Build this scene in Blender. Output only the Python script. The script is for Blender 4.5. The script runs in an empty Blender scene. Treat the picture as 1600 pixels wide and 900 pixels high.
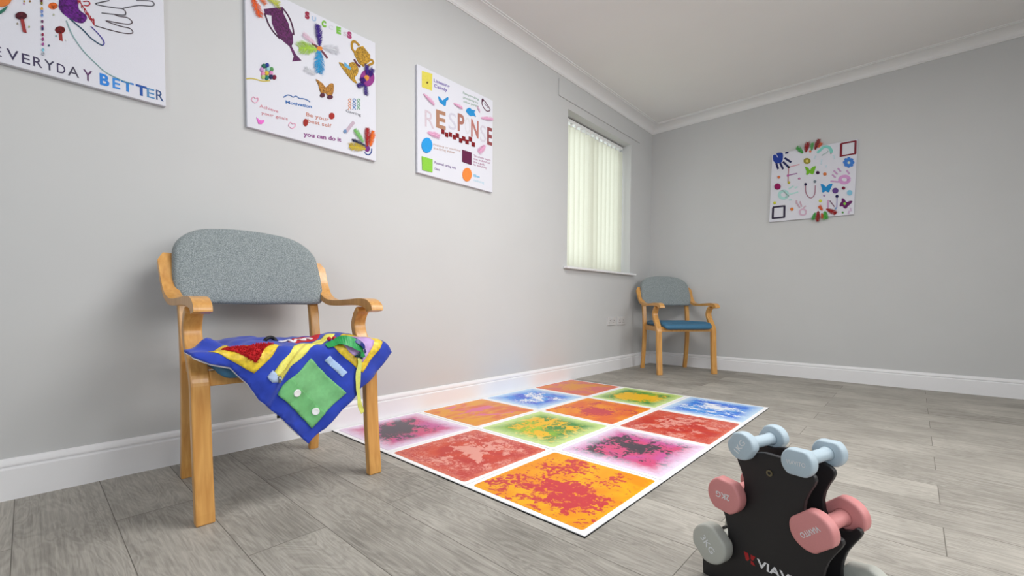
import bpy, bmesh, math, random
from mathutils import Vector, Matrix
from mathutils.geometry import delaunay_2d_cdt
random.seed(7)
PI = math.pi
SC = bpy.context.scene
COL = SC.collection

# ---------------------------------------------------------------- tuning
WORLD = 1.6
EXPO = 0.4
# name, location, width, height, watts, colour, aim, spread in degrees
LIGHTS = [
 ('window_daylight_right', (4.2, -2.7, 1.75), 2.8, 1.4, 27, (1, .995, .985), (.2, -3.0, .7), 112),
 ('added_overhead_fill', (1.75, -2.85, 2.47), 1.0, 1.0, 34, (1, .99, .975), (1.75, -2.85, 0), 180),  # added overhead fill to lift floor and bounce, not a real ceiling fitting
 ('added_fill_behind', (2.6, -6.5, 1.5), 1.8, 1.3, 24, (.86, .93, 1), (1.6, 0, 1.2), 180),  # added cool fill behind the camera for the back wall, not a real window
]
WALLC = (200, 201, 201); CEILC = (238, 237, 236)
FLOOR0 = (124, 120, 113); FLOOR1 = (194, 189, 180)
RACKP = (1.9107, -3.5234, 0)

# ---------------------------------------------------------------- camera
cam_d = bpy.data.cameras.new('camera'); cam = bpy.data.objects.new('camera', cam_d); COL.objects.link(cam)
YAW, PITCH, ROLL = .7384, -.0362, .0048
_f = Vector((-math.sin(YAW)*math.cos(PITCH), math.cos(YAW)*math.cos(PITCH), math.sin(PITCH)))
_r = Vector((math.cos(YAW), math.sin(YAW), 0)); _u = _r.cross(_f)
_r2 = math.cos(ROLL)*_r + math.sin(ROLL)*_u; _u2 = -math.sin(ROLL)*_r + math.cos(ROLL)*_u
cam.matrix_world = Matrix(((_r2.x, _u2.x, -_f.x, 2.1118), (_r2.y, _u2.y, -_f.y, -4.5258), (_r2.z, _u2.z, -_f.z, .6261), (0, 0, 0, 1)))
cam_d.sensor_width = 36.0; cam_d.lens = 36.0*689.888/1600; cam_d.shift_y = 50.3076/1600; cam_d.clip_start = .05
SC.camera = cam

# ---------------------------------------------------------------- light
w = bpy.data.worlds.new('overcast_sky'); SC.world = w; w.use_nodes = True
w.node_tree.nodes['Background'].inputs[0].default_value = (.93, .97, 1.0, 1)
w.node_tree.nodes['Background'].inputs[1].default_value = WORLD
def area(name, loc, size, size_y, power, color, target, spread=180):
    l = bpy.data.lights.new(name, 'AREA'); l.shape = 'RECTANGLE'; l.size = size; l.size_y = size_y; l.energy = power; l.color = color; l.spread = math.radians(spread)
    o = bpy.data.objects.new(name, l); COL.objects.link(o); o.location = loc
    d = (Vector(target)-Vector(loc)).normalized(); o.rotation_euler = d.to_track_quat('-Z', 'Y').to_euler()
    return o
for a in LIGHTS: area(*a)
SC.view_settings.view_transform = 'Standard'; SC.view_settings.look = 'None'
SC.view_settings.gamma = 1.0; SC.view_settings.exposure = EXPO; SC.view_settings.use_curve_mapping = False

# ---------------------------------------------------------------- materials
def lin(c):
    return tuple(((v/255)/12.92 if v/255 <= .04045 else ((v/255+.055)/1.055)**2.4) for v in c)
_M = {}
def mat(name, col, rough=.5, vary=.04, scale=40., bump=0., metallic=0., sheen=0., spec=.5, coat=0.):
    if name in _M: return _M[name]
    m = bpy.data.materials.new(name); m.use_nodes = True; nt = m.node_tree; N, L = nt.nodes, nt.links
    b = N['Principled BSDF']; c = lin(col)
    tc = N.new('ShaderNodeTexCoord'); nz = N.new('ShaderNodeTexNoise'); nz.inputs['Scale'].default_value = scale; nz.inputs['Detail'].default_value = 4
    L.new(tc.outputs['Object'], nz.inputs['Vector'])
    cr = N.new('ShaderNodeValToRGB')
    cr.color_ramp.elements[0].position = .3; cr.color_ramp.elements[1].position = .7
    cr.color_ramp.elements[0].color = tuple(max(0, v*(1-vary)) for v in c)+(1,); cr.color_ramp.elements[1].color = tuple(min(1, v*(1+vary)) for v in c)+(1,)
    L.new(nz.outputs['Fac'], cr.inputs['Fac']); L.new(cr.outputs['Color'], b.inputs['Base Color'])
    b.inputs['Roughness'].default_value = rough; b.inputs['Metallic'].default_value = metallic
    b.inputs['Specular IOR Level'].default_value = spec
    if sheen: b.inputs['Sheen Weight'].default_value = sheen
    if coat: b.inputs['Coat Weight'].default_value = coat; b.inputs['Coat Roughness'].default_value = .15
    if bump:
        bp = N.new('ShaderNodeBump'); bp.inputs['Strength'].default_value = bump; bp.inputs['Distance'].default_value = .002
        L.new(nz.outputs['Fac'], bp.inputs['Height']); L.new(bp.outputs['Normal'], b.inputs['Normal'])
    _M[name] = m; return m
def colmat(col, rough=.8): return mat('paint_%02x%02x%02x' % tuple(int(v) for v in col), col, rough, .06, 120)
def glitmat(col):
    k = 'glitter_%02x%02x%02x' % tuple(int(v) for v in col)
    if k in _M: return _M[k]
    m = mat(k, tuple(v*.95 for v in col), .55, .7, 170, .6, spec=.25); return m

def wood_mat():
    m = bpy.data.materials.new('beech_wood'); m.use_nodes = True; nt = m.node_tree; N, L = nt.nodes, nt.links; b = N['Principled BSDF']
    tc = N.new('ShaderNodeTexCoord'); mp = N.new('ShaderNodeMapping'); mp.inputs['Scale'].default_value = (20, 20, 1.6)
    nz = N.new('ShaderNodeTexNoise'); nz.inputs['Scale'].default_value = 3.; nz.inputs['Detail'].default_value = 5; nz.inputs['Distortion'].default_value = .6
    cr = N.new('ShaderNodeValToRGB'); cr.color_ramp.elements[0].position = .32; cr.color_ramp.elements[1].position = .7
    cr.color_ramp.elements[0].color = lin((198, 140, 70))+(1,); cr.color_ramp.elements[1].color = lin((222, 168, 94))+(1,)
    L.new(tc.outputs['Object'], mp.inputs[0]); L.new(mp.outputs[0], nz.inputs['Vector']); L.new(nz.outputs['Fac'], cr.inputs['Fac']); L.new(cr.outputs['Color'], b.inputs['Base Color'])
    b.inputs['Roughness'].default_value = .34; b.inputs['Coat Weight'].default_value = .25; b.inputs['Coat Roughness'].default_value = .2
    return m
def tweed_mat():
    m = bpy.data.materials.new('grey_tweed_fabric'); m.use_nodes = True; nt = m.node_tree; N, L = nt.nodes, nt.links; b = N['Principled BSDF']
    tc = N.new('ShaderNodeTexCoord'); nz = N.new('ShaderNodeTexNoise'); nz.inputs['Scale'].default_value = 360.; nz.inputs['Detail'].default_value = 3
    L.new(tc.outputs['Object'], nz.inputs['Vector'])
    cr = N.new('ShaderNodeValToRGB'); cr.color_ramp.elements[0].position = .38; cr.color_ramp.elements[1].position = .66
    cr.color_ramp.elements[0].color = lin((106, 117, 120))+(1,); cr.color_ramp.elements[1].color = lin((166, 174, 175))+(1,)
    L.new(nz.outputs['Fac'], cr.inputs['Fac']); L.new(cr.outputs['Color'], b.inputs['Base Color'])
    bp = N.new('ShaderNodeBump'); bp.inputs['Strength'].default_value = .35; bp.inputs['Distance'].default_value = .001
    L.new(nz.outputs['Fac'], bp.inputs['Height']); L.new(bp.outputs['Normal'], b.inputs['Normal'])
    b.inputs['Roughness'].default_value = .9; b.inputs['Sheen Weight'].default_value = .15
    return m
def floor_mat():
    m = bpy.data.materials.new('grey_oak_laminate'); m.use_nodes = True; nt = m.node_tree; N, L = nt.nodes, nt.links; b = N['Principled BSDF']
    tc = N.new('ShaderNodeTexCoord')
    mp = N.new('ShaderNodeMapping'); mp.inputs['Location'].default_value = (.37, 3.975, 0)
    L.new(tc.outputs['Object'], mp.inputs[0])
    br = N.new('ShaderNodeTexBrick'); br.offset = .37; br.offset_frequency = 2
    for k, v in (('Scale', 1.), ('Mortar Size', .0014), ('Mortar Smooth', .6), ('Bias', 0.), ('Brick Width', 1.28), ('Row Height', .197)): br.inputs[k].default_value = v
    br.inputs['Color1'].default_value = (0, 0, 0, 1); br.inputs['Color2'].default_value = (1, 1, 1, 1); br.inputs['Mortar'].default_value = (.5, .5, .5, 1)
    L.new(mp.outputs[0], br.inputs['Vector'])
    # every plank gets its own stretch of grain
    comb = N.new('ShaderNodeVectorMath'); comb.operation = 'MULTIPLY'; comb.inputs[1].default_value = (7, 3, 5)
    L.new(br.outputs['Color'], comb.inputs[0])
    add = N.new('ShaderNodeVectorMath'); add.operation = 'ADD'; L.new(mp.outputs[0], add.inputs[0]); L.new(comb.outputs[0], add.inputs[1])
    mpa = N.new('ShaderNodeMapping'); mpa.inputs['Scale'].default_value = (1.3, 6.5, 1); L.new(add.outputs[0], mpa.inputs[0])
    n1 = N.new('ShaderNodeTexNoise'); n1.inputs['Scale'].default_value = 1.6; n1.inputs['Detail'].default_value = 3; n1.inputs['Distortion'].default_value = 1.6; L.new(mpa.outputs[0], n1.inputs['Vector'])
    wv = N.new('ShaderNodeMath'); wv.operation = 'MULTIPLY'; wv.inputs[1].default_value = 62; L.new(n1.outputs['Fac'], wv.inputs[0])
    sn = N.new('ShaderNodeMath'); sn.operation = 'SINE'; L.new(wv.outputs[0], sn.inputs[0])
    mpb = N.new('ShaderNodeMapping'); mpb.inputs['Scale'].default_value = (5, 120, 1); L.new(add.outputs[0], mpb.inputs[0])
    n2 = N.new('ShaderNodeTexNoise'); n2.inputs['Scale'].default_value = 1.5; n2.inputs['Detail'].default_value = 6; n2.inputs['Roughness'].default_value = .65; L.new(mpb.outputs[0], n2.inputs['Vector'])
    n3 = N.new('ShaderNodeTexNoise'); n3.inputs['Scale'].default_value = 3.; n3.inputs['Detail'].default_value = 3; L.new(add.outputs[0], n3.inputs['Vector'])
    s1 = N.new('ShaderNodeMath'); s1.operation = 'MULTIPLY'; s1.inputs[1].default_value = .055; L.new(sn.outputs[0], s1.inputs[0])
    s2 = N.new('ShaderNodeMath'); s2.operation = 'MULTIPLY_ADD'; s2.inputs[1].default_value = .62; L.new(n2.outputs['Fac'], s2.inputs[0]); L.new(s1.outputs[0], s2.inputs[2])
    s3 = N.new('ShaderNodeMath'); s3.operation = 'MULTIPLY_ADD'; s3.inputs[1].default_value = .6; L.new(n3.outputs['Fac'], s3.inputs[0]); L.new(s2.outputs[0], s3.inputs[2])
    s4 = N.new('ShaderNodeMath'); s4.operation = 'MULTIPLY_ADD'; s4.inputs[1].default_value = .10; L.new(br.outputs['Color'], s4.inputs[0]); L.new(s3.outputs[0], s4.inputs[2])
    cr = N.new('ShaderNodeValToRGB'); e = cr.color_ramp.elements; e[0].position = .40; e[1].position = .95
    e[0].color = lin(FLOOR0)+(1,); e[1].color = lin(FLOOR1)+(1,)
    L.new(s4.outputs[0], cr.inputs['Fac'])
    mx = N.new('ShaderNodeMix'); mx.data_type = 'RGBA'; mx.inputs['B'].default_value = lin((98, 94, 87))+(1,)
    L.new(br.outputs['Fac'], mx.inputs['Factor']); L.new(cr.outputs['Color'], mx.inputs['A']); L.new(mx.outputs['Result'], b.inputs['Base Color'])
    b.inputs['Roughness'].default_value = .58; b.inputs['Specular IOR Level'].default_value = .3
    bp = N.new('ShaderNodeBump'); bp.inputs['Strength'].default_value = .12; bp.inputs['Distance'].default_value = .001; L.new(s3.outputs[0], bp.inputs['Height']); L.new(bp.outputs['Normal'], b.inputs['Normal'])
    return m
def blob_mat(name, edge, mid, blob, seed, thr=.52, fade=0., fine=.25, big=2.2, drop=.5, mottle=0., size=(.43, .45), off=(0, 0), stretch=(1, 1), mid2=None):
    # coloured liquid sealed in a floor tile: a base wash, a second colour pooled in blobs and spatter, optional pale rim
    m = bpy.data.materials.new(name); m.use_nodes = True; nt = m.node_tree; N, L = nt.nodes, nt.links; b = N['Principled BSDF']
    def M(op, a, c=None, d=None, clamp=False):
        n = N.new('ShaderNodeMath'); n.operation = op; n.use_clamp = clamp
        for i, v in enumerate((a, c, d)):
            if v is None: continue
            if isinstance(v, (int, float)): n.inputs[i].default_value = v
            else: L.new(v, n.inputs[i])
        return n.outputs[0]
    tc = N.new('ShaderNodeTexCoord'); sp = N.new('ShaderNodeSeparateXYZ'); L.new(tc.outputs['Object'], sp.inputs[0])
    mp = N.new('ShaderNodeMapping'); mp.inputs['Location'].default_value = (seed*1.7, seed*3.1, seed); mp.inputs['Scale'].default_value = (stretch[0], stretch[1], 1); L.new(tc.outputs['Object'], mp.inputs[0])
    def noise(sc, det, dist=0., ro=.5):
        n = N.new('ShaderNodeTexNoise'); n.inputs['Scale'].default_value = sc; n.inputs['Detail'].default_value = det; n.inputs['Distortion'].default_value = dist; n.inputs['Roughness'].default_value = ro
        L.new(mp.outputs[0], n.inputs['Vector']); return n.outputs['Fac']
    nb = noise(big*2.4, 2.5, .8); nf = noise(30, 5, .4, .72); nw = noise(5, 2, 1.5)
    X = M('DIVIDE', M('SUBTRACT', sp.outputs[0], off[0]), size[0]/2); Y = M('DIVIDE', M('SUBTRACT', sp.outputs[1], off[1]), size[1]/2)
    R = M('SQRT', M('ADD', M('MULTIPLY', X, X), M('MULTIPLY', Y, Y)))
    cen = M('SUBTRACT', 1.0, M('MULTIPLY', R, .95))              # 1 in the middle, 0 at the rim
    f = M('ADD', M('ADD', nb, M('MULTIPLY', M('SUBTRACT', nf, .5), fine*2.6)), M('MULTIPLY', cen, .30))
    fac = M('MULTIPLY', M('SUBTRACT', f, thr+.10), 20, clamp=True)
    nd = noise(62, 1.5, .3, .5); nl = noise(7.5, 1, .5)
    dr = M('ADD', M('ADD', nd, M('MULTIPLY', M('SUBTRACT', nl, .5), 1.1)), M('MULTIPLY', M('SUBTRACT', 1.05, R), .16))
    dfac = M('MULTIPLY', M('SUBTRACT', dr, .98-.55*drop), 14, clamp=True)
    fac = M('MAXIMUM', fac, dfac)
    if mottle:
        nm = noise(85, 6, .8, .75); mm = M('MULTIPLY', M('MULTIPLY', M('SUBTRACT', nm, .46), 7, clamp=True), M('MULTIPLY', M('SUBTRACT', M('ADD', R, M('MULTIPLY', M('SUBTRACT', nl, .5), 2.2)), .55), 2.4, clamp=True))
        fac = M('MAXIMUM', fac, M('MULTIPLY', mm, mottle))
    E = M('MAXIMUM', M('ABSOLUTE', M('DIVIDE', sp.outputs[0], size[0]/2)), M('ABSOLUTE', M('DIVIDE', sp.outputs[1], size[1]/2)))
    mixm = N.new('ShaderNodeMix'); mixm.data_type = 'RGBA'; mixm.inputs['A'].default_value = lin(mid)+(1,); mixm.inputs['B'].default_value = lin(mid2 or edge)+(1,)
    L.new(M('MULTIPLY', M('SUBTRACT', nw, .42), 5, clamp=True), mixm.inputs['Factor'])
    mx2 = N.new('ShaderNodeMix'); mx2.data_type = 'RGBA'; L.new(mixm.outputs['Result'], mx2.inputs['A']); mx2.inputs['B'].default_value = lin(blob)+(1,); L.new(fac, mx2.inputs['Factor'])
    mx3 = N.new('ShaderNodeMix'); mx3.data_type = 'RGBA'; L.new(mx2.outputs['Result'], mx3.inputs['A']); mx3.inputs['B'].default_value = lin(edge)+(1,)
    ef = M('MULTIPLY', M('SUBTRACT', M('ADD', E, M('MULTIPLY', M('SUBTRACT', nf, .5), .35)), 1-fade if fade else .97), 1/max(fade*.9, .03), clamp=True)
    L.new(ef, mx3.inputs['Factor']); L.new(mx3.outputs['Result'], b.inputs['Base Color'])
    b.inputs['Roughness'].default_value = .32; b.inputs['Specular IOR Level'].default_value = .22
    return m

# ---------------------------------------------------------------- measured data (metres)
CANVAS_ART = {
 'c1': [
  ('text', 'lettering', (62, 55, 85), 'E', (0.1845, 0.0171), (0.2004, 0.0171), 0.0314, 0),
  ('text', 'lettering', (62, 55, 85), 'V', (0.2104, 0.0171), (0.2353, 0.017), 0.0334, 0.004),
  ('text', 'lettering', (62, 55, 85), 'E', (0.2421, 0.017), (0.2595, 0.017), 0.0317, 0.004),
  ('text', 'lettering', (66, 58, 88), 'R', (0.2663, 0.0169), (0.2858, 0.0169), 0.0314, 0.004),
  ('text', 'lettering', (62, 62, 84), 'Y', (0.2906, 0.0169), (0.3133, 0.0169), 0.0325, 0.004),
  ('text', 'lettering', (70, 60, 92), 'D', (0.3188, 0.0169), (0.3382, 0.0168), 0.0314, 0.004),
  ('text', 'lettering', (70, 66, 84), 'A', (0.3439, 0.0168), (0.3705, 0.0168), 0.035, 0),
  ('text', 'lettering', (92, 52, 98), 'Y', (0.3807, 0.0167), (0.4032, 0.0167), 0.0365, 0.01),
  ('text', 'lettering', (50, 130, 215), 'B', (0.4213, 0.0167), (0.446, 0.0166), 0.0381, 0.035),
  ('text', 'lettering', (62, 140, 218), 'E', (0.4542, 0.0166), (0.4745, 0.0166), 0.036, 0.02),
  ('text', 'lettering', (52, 132, 210), 'T', (0.4771, 0.0166), (0.5111, 0.0165), 0.0357, 0.02),
  ('text', 'lettering', (40, 84, 160), 'T', (0.5164, 0.0165), (0.5476, 0.0164), 0.0364, 0.035),
  ('text', 'lettering', (84, 140, 190), 'E', (0.5476, 0.0164), (0.5698, 0.0164), 0.035, 0.008),
  ('text', 'lettering', (50, 80, 130), 'R', (0.574, 0.0164), (0.5961, 0.0163), 0.0373, 0.008),
  ('poly', 'heart', (92, 22, 120), [(0.3313, 0.2606), (0.3279, 0.2385), (0.3277, 0.2282), (0.3343, 0.215), (0.3471, 0.2057), (0.3582, 0.2017), (0.3703, 0.1998), (0.3811, 0.2019), (0.389, 0.2108), (0.394, 0.2247), (0.3911, 0.2339), (0.3849, 0.2373), (0.3751, 0.244), (0.3731, 0.2587), (0.3711, 0.2723), (0.3677, 0.2872), (0.3557, 0.2914), (0.3406, 0.2796)], {'glitter': 1}),
  ('stroke', 'hand_outline', (80, 78, 84), [(0.4521, 0.3116), (0.421, 0.2877), (0.4173, 0.2831), (0.4208, 0.2817), (0.4443, 0.2873), (0.4721, 0.2956), (0.4853, 0.3001), (0.4928, 0.2963), (0.4946, 0.2886), (0.4897, 0.2801), (0.4641, 0.2704), (0.4311, 0.2594)], 0.0022, {}),
  ('stroke', 'hand_outline', (84, 72, 78), [(0.4641, 0.2704), (0.4753, 0.2696), (0.4981, 0.2755), (0.5077, 0.2714), (0.5114, 0.2644), (0.5016, 0.2542), (0.4786, 0.2468), (0.4415, 0.238), (0.4634, 0.2361), (0.486, 0.2379), (0.5032, 0.2409), (0.5118, 0.2349), (0.5087, 0.2253), (0.4855, 0.2164), (0.4519, 0.2115), (0.414, 0.2086)], 0.0022, {}),
  ('stroke', 'hand_outline', (86, 86, 92), [(0.4873, 0.3022), (0.5304, 0.3332), (0.5667, 0.3485), (0.5751, 0.3602), (0.565, 0.3661), (0.5248, 0.3478)], 0.0022, {}),
  ('stroke', 'hand_outline', (70, 60, 150), [(0.4032, 0.2013), (0.4206, 0.1855), (0.4328, 0.1693), (0.4352, 0.1584), (0.4305, 0.1497)], 0.0024, {}),
  ('stroke', 'hand_outline', (30, 70, 95), [(0.4305, 0.1497), (0.4181, 0.1534), (0.4007, 0.1636), (0.3837, 0.1807), (0.3686, 0.1912), (0.3521, 0.2032)], 0.0029, {}),
  ('text', 'lettering', (160, 28, 44), 'Proud', (0.3718, 0.2664), (0.4125, 0.2079), 0.0212, 0.05),
  ('stroke', 'scribble', (175, 30, 48), [(0.3858, 0.275), (0.398, 0.2822), (0.4022, 0.2761), (0.3959, 0.266), (0.3872, 0.264)], 0.0022, {}),
  ('stroke', 'drawn_curve', (130, 170, 170), [(0.3444, 0.1929), (0.3577, 0.152), (0.3828, 0.1115), (0.4148, 0.0803), (0.4389, 0.0611), (0.4765, 0.0505), (0.5025, 0.0474)], 0.0019, {}),
  ('poly', 'sequin', (120, 30, 60), [(0.2918, 0.2304), (0.2909, 0.2259), (0.289, 0.2233), (0.2871, 0.224), (0.2864, 0.2278), (0.2873, 0.2323), (0.2892, 0.2349), (0.2911, 0.2342)], {'glitter': 1}),
  ('poly', 'sequin', (150, 140, 40), [(0.2919, 0.2227), (0.291, 0.219), (0.2891, 0.2167), (0.2873, 0.2171), (0.2866, 0.2201), (0.2874, 0.2238), (0.2893, 0.2261), (0.2912, 0.2257)], {'glitter': 1}),
  ('poly', 'sequin', (190, 140, 40), [(0.2918, 0.206), (0.291, 0.2023), (0.289, 0.2), (0.2872, 0.2004), (0.2865, 0.2034), (0.2873, 0.2071), (0.2893, 0.2094), (0.2911, 0.209)], {'glitter': 1}),
  ('poly', 'sequin', (130, 150, 210), [(0.2919, 0.1972), (0.2911, 0.1926), (0.2891, 0.19), (0.2873, 0.1908), (0.2866, 0.1946), (0.2875, 0.1991), (0.2894, 0.2017), (0.2913, 0.2009)], {'glitter': 1}),
  ('poly', 'sequin', (110, 150, 220), [(0.292, 0.1849), (0.2911, 0.1812), (0.2892, 0.1789), (0.2873, 0.1794), (0.2866, 0.1824), (0.2875, 0.1861), (0.2894, 0.1884), (0.2913, 0.1879)], {'glitter': 1}),
  ('poly', 'sequin', (90, 40, 80), [(0.2919, 0.1659), (0.291, 0.1622), (0.2891, 0.16), (0.2872, 0.1605), (0.2865, 0.1634), (0.2873, 0.1671), (0.2893, 0.1694), (0.2911, 0.1689)], {'glitter': 1}),
  ('poly', 'sequin', (120, 50, 90), [(0.2918, 0.1481), (0.2909, 0.1435), (0.2889, 0.141), (0.2871, 0.1418), (0.2864, 0.1456), (0.2873, 0.1501), (0.2892, 0.1527), (0.2911, 0.1518)], {'glitter': 1}),
  ('poly', 'sequin', (60, 50, 110), [(0.2919, 0.1426), (0.2911, 0.1389), (0.2891, 0.1366), (0.2873, 0.1371), (0.2866, 0.1401), (0.2874, 0.1438), (0.2894, 0.1461), (0.2912, 0.1455)], {'glitter': 1}),
  ('poly', 'sequin', (150, 30, 70), [(0.2918, 0.1247), (0.291, 0.121), (0.289, 0.1187), (0.2872, 0.1193), (0.2865, 0.1223), (0.2873, 0.126), (0.2893, 0.1282), (0.2911, 0.1277)], {'glitter': 1}),
  ('poly', 'sequin', (150, 60, 120), [(0.2918, 0.1101), (0.2909, 0.1056), (0.289, 0.1031), (0.2871, 0.104), (0.2864, 0.1078), (0.2873, 0.1123), (0.2893, 0.1148), (0.2911, 0.1139)], {'glitter': 1}),
  ('poly', 'sequin', (165, 80, 150), [(0.2918, 0.0945), (0.2909, 0.0908), (0.289, 0.0886), (0.2871, 0.0891), (0.2864, 0.0921), (0.2873, 0.0958), (0.2892, 0.098), (0.2911, 0.0975)], {'glitter': 1}),
  ('poly', 'sequin', (120, 190, 210), [(0.2917, 0.0765), (0.2908, 0.0728), (0.2889, 0.0706), (0.287, 0.0712), (0.2863, 0.0742), (0.2872, 0.0779), (0.2891, 0.0801), (0.291, 0.0795)], {'glitter': 1}),
  ('poly', 'sequin', (170, 175, 185), [(0.2917, 0.0642), (0.2908, 0.0597), (0.2889, 0.0572), (0.287, 0.0582), (0.2863, 0.062), (0.2872, 0.0665), (0.2891, 0.069), (0.291, 0.068)], {'glitter': 1}),
  ('poly', 'orange_circle', (214, 120, 50), [(0.2261, 0.2106), (0.2252, 0.202), (0.2228, 0.1934), (0.2191, 0.1851), (0.2145, 0.1779), (0.2091, 0.1722), (0.2035, 0.1684), (0.1979, 0.1667), (0.1928, 0.1673), (0.1886, 0.17), (0.1853, 0.1747), (0.1834, 0.1811), (0.1829, 0.1887), (0.1838, 0.1971), (0.1861, 0.2056), (0.1896, 0.2137), (0.1942, 0.2209), (0.1994, 0.2267), (0.205, 0.2306), (0.2106, 0.2325), (0.2158, 0.2321), (0.2202, 0.2295), (0.2235, 0.2248), (0.2256, 0.2183)], {}),
  ('poly', 'leaf', (40, 110, 90), [(0.1973, 0.1452), (0.1988, 0.1523), (0.2092, 0.1669), (0.2166, 0.1769), (0.2104, 0.16), (0.2015, 0.1462)], {}),
  ('poly', 'gem', (80, 18, 34), [(0.2562, 0.1664), (0.2549, 0.1608), (0.2513, 0.1552), (0.2463, 0.1507), (0.2408, 0.1481), (0.2359, 0.148), (0.2326, 0.1503), (0.2315, 0.1547), (0.2329, 0.1602), (0.2363, 0.1658), (0.2413, 0.1703), (0.2468, 0.173), (0.2517, 0.1731), (0.2551, 0.1708)], {'glitter': 1}),
  ('stroke', 'gem_stem', (150, 50, 50), [(0.2453, 0.1508), (0.2504, 0.1128)], 0.0066, {}),
  ('poly', 'gem', (112, 14, 22), [(0.3407, 0.1617), (0.3394, 0.156), (0.336, 0.1503), (0.3312, 0.1459), (0.3259, 0.1435), (0.3213, 0.1437), (0.3181, 0.1464), (0.3171, 0.151), (0.3183, 0.1567), (0.3217, 0.1623), (0.3265, 0.1668), (0.3317, 0.1692), (0.3364, 0.1691), (0.3397, 0.1664)], {'glitter': 1}),
  ('stroke', 'gem_stem', (150, 50, 50), [(0.3292, 0.1492), (0.3302, 0.1223)], 0.0069, {}),
  ('poly', 'gem', (222, 96, 32), [(0.325, 0.2312), (0.3234, 0.225), (0.3194, 0.2191), (0.314, 0.215), (0.3087, 0.2139), (0.3049, 0.216), (0.3037, 0.2207), (0.3052, 0.2268), (0.3092, 0.2327), (0.3145, 0.2368), (0.3198, 0.238), (0.3237, 0.2359)], {'glitter': 1}),
  ('poly', 'sequin', (170, 140, 40), [(0.2533, 0.2102), (0.2522, 0.2066), (0.2501, 0.2055), (0.2491, 0.2081), (0.2502, 0.2116), (0.2523, 0.2127)], {'glitter': 1}),
  ('poly', 'sequin', (150, 110, 40), [(0.2656, 0.2163), (0.2644, 0.2127), (0.2623, 0.2116), (0.2613, 0.2141), (0.2624, 0.2177), (0.2646, 0.2188)], {'glitter': 1}),
  ('poly', 'sequin', (200, 150, 190), [(0.2524, 0.2021), (0.2513, 0.1985), (0.2491, 0.1975), (0.2482, 0.2), (0.2493, 0.2036), (0.2514, 0.2046)], {'glitter': 1}),
  ('poly', 'sequin', (150, 140, 120), [(0.2374, 0.1341), (0.2363, 0.1305), (0.2342, 0.1296), (0.2332, 0.1321), (0.2343, 0.1356), (0.2364, 0.1366)], {'glitter': 1}),
  ('poly', 'sequin', (170, 180, 120), [(0.2622, 0.1356), (0.261, 0.1321), (0.2589, 0.1311), (0.2579, 0.1337), (0.259, 0.1372), (0.2611, 0.1382)], {'glitter': 1}),
  ('poly', 'sequin', (200, 205, 170), [(0.3175, 0.1993), (0.3163, 0.1956), (0.314, 0.1945), (0.313, 0.1972), (0.3142, 0.2009), (0.3164, 0.2019)], {'glitter': 1}),
  ('poly', 'sequin', (50, 80, 100), [(0.3044, 0.0958), (0.3032, 0.0922), (0.301, 0.0913), (0.3, 0.0939), (0.3011, 0.0975), (0.3034, 0.0985)], {'glitter': 1}),
  ('poly', 'sequin', (225, 225, 230), [(0.3445, 0.1309), (0.3433, 0.1271), (0.3409, 0.1261), (0.3398, 0.1288), (0.3411, 0.1325), (0.3434, 0.1336)], {'glitter': 1}),
  ('poly', 'sequin', (160, 190, 190), [(0.3217, 0.1334), (0.3204, 0.1297), (0.3182, 0.1287), (0.3171, 0.1314), (0.3183, 0.135), (0.3206, 0.136)], {'glitter': 1}),
 ],
 'c2': [
  ('poly', 'glitter_cup', (88, 26, 84), [(0.0713, 0.5156), (0.1437, 0.5599), (0.1509, 0.5466), (0.1522, 0.535), (0.1727, 0.5016), (0.177, 0.482), (0.1905, 0.4632), (0.1916, 0.4262), (0.1843, 0.4091), (0.2033, 0.3796), (0.2272, 0.3625), (0.1859, 0.3421), (0.193, 0.3675), (0.1751, 0.4036), (0.1565, 0.4111), (0.1301, 0.4241), (0.113, 0.4498), (0.1032, 0.4725), (0.1022, 0.5036), (0.0766, 0.4959)], {'glitter': 2}),
  ('stroke', 'cup_handle', (62, 24, 56), [(0.0739, 0.5005), (0.082, 0.4806), (0.0902, 0.4605), (0.1099, 0.4364), (0.1359, 0.419)], 0.0059, {}),
  ('stroke', 'cup_handle', (72, 26, 62), [(0.1451, 0.5591), (0.1643, 0.5439), (0.1806, 0.5207), (0.1909, 0.4913), (0.1942, 0.4617)], 0.0061, {}),
  ('feather', 'feather', (226, 92, 30), (0.0252, 0.5471), (0.0554, 0.4755), 0.0323, 1.0),
  ('feather', 'feather', (232, 120, 60), (0.047, 0.5582), (0.0772, 0.5378), 0.0207, 1.0),
  ('feather', 'feather', (200, 205, 80), (0.0749, 0.5693), (0.1319, 0.5602), 0.0329, 0.8),
  ('text', 'lettering', (150, 36, 64), 'S', (0.2449, 0.5609), (0.2657, 0.5653), 0.0293, 0.08),
  ('text', 'lettering', (170, 190, 215), 'U', (0.2756, 0.5645), (0.2968, 0.5689), 0.0187, 0.08),
  ('text', 'lettering', (120, 180, 60), 'C', (0.3216, 0.5594), (0.3436, 0.5639), 0.0269, 0.08),
  ('text', 'lettering', (205, 205, 215), 'C', (0.3552, 0.5625), (0.3777, 0.5671), 0.0192, 0.03),
  ('text', 'lettering', (120, 185, 70), 'E', (0.3932, 0.5604), (0.4163, 0.565), 0.0298, 0.08),
  ('text', 'lettering', (200, 190, 200), 'S', (0.4273, 0.563), (0.4509, 0.5677), 0.0198, 0.03),
  ('text', 'lettering', (165, 60, 110), 'S', (0.4484, 0.5631), (0.4723, 0.5678), 0.0292, 0.08),
  ('feather', 'feather', (232, 196, 214), (0.2922, 0.4603), (0.2348, 0.4815), 0.0249, 0.5),
  ('feather', 'feather', (165, 205, 70), (0.3005, 0.4445), (0.2179, 0.4151), 0.0527, 1),
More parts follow.
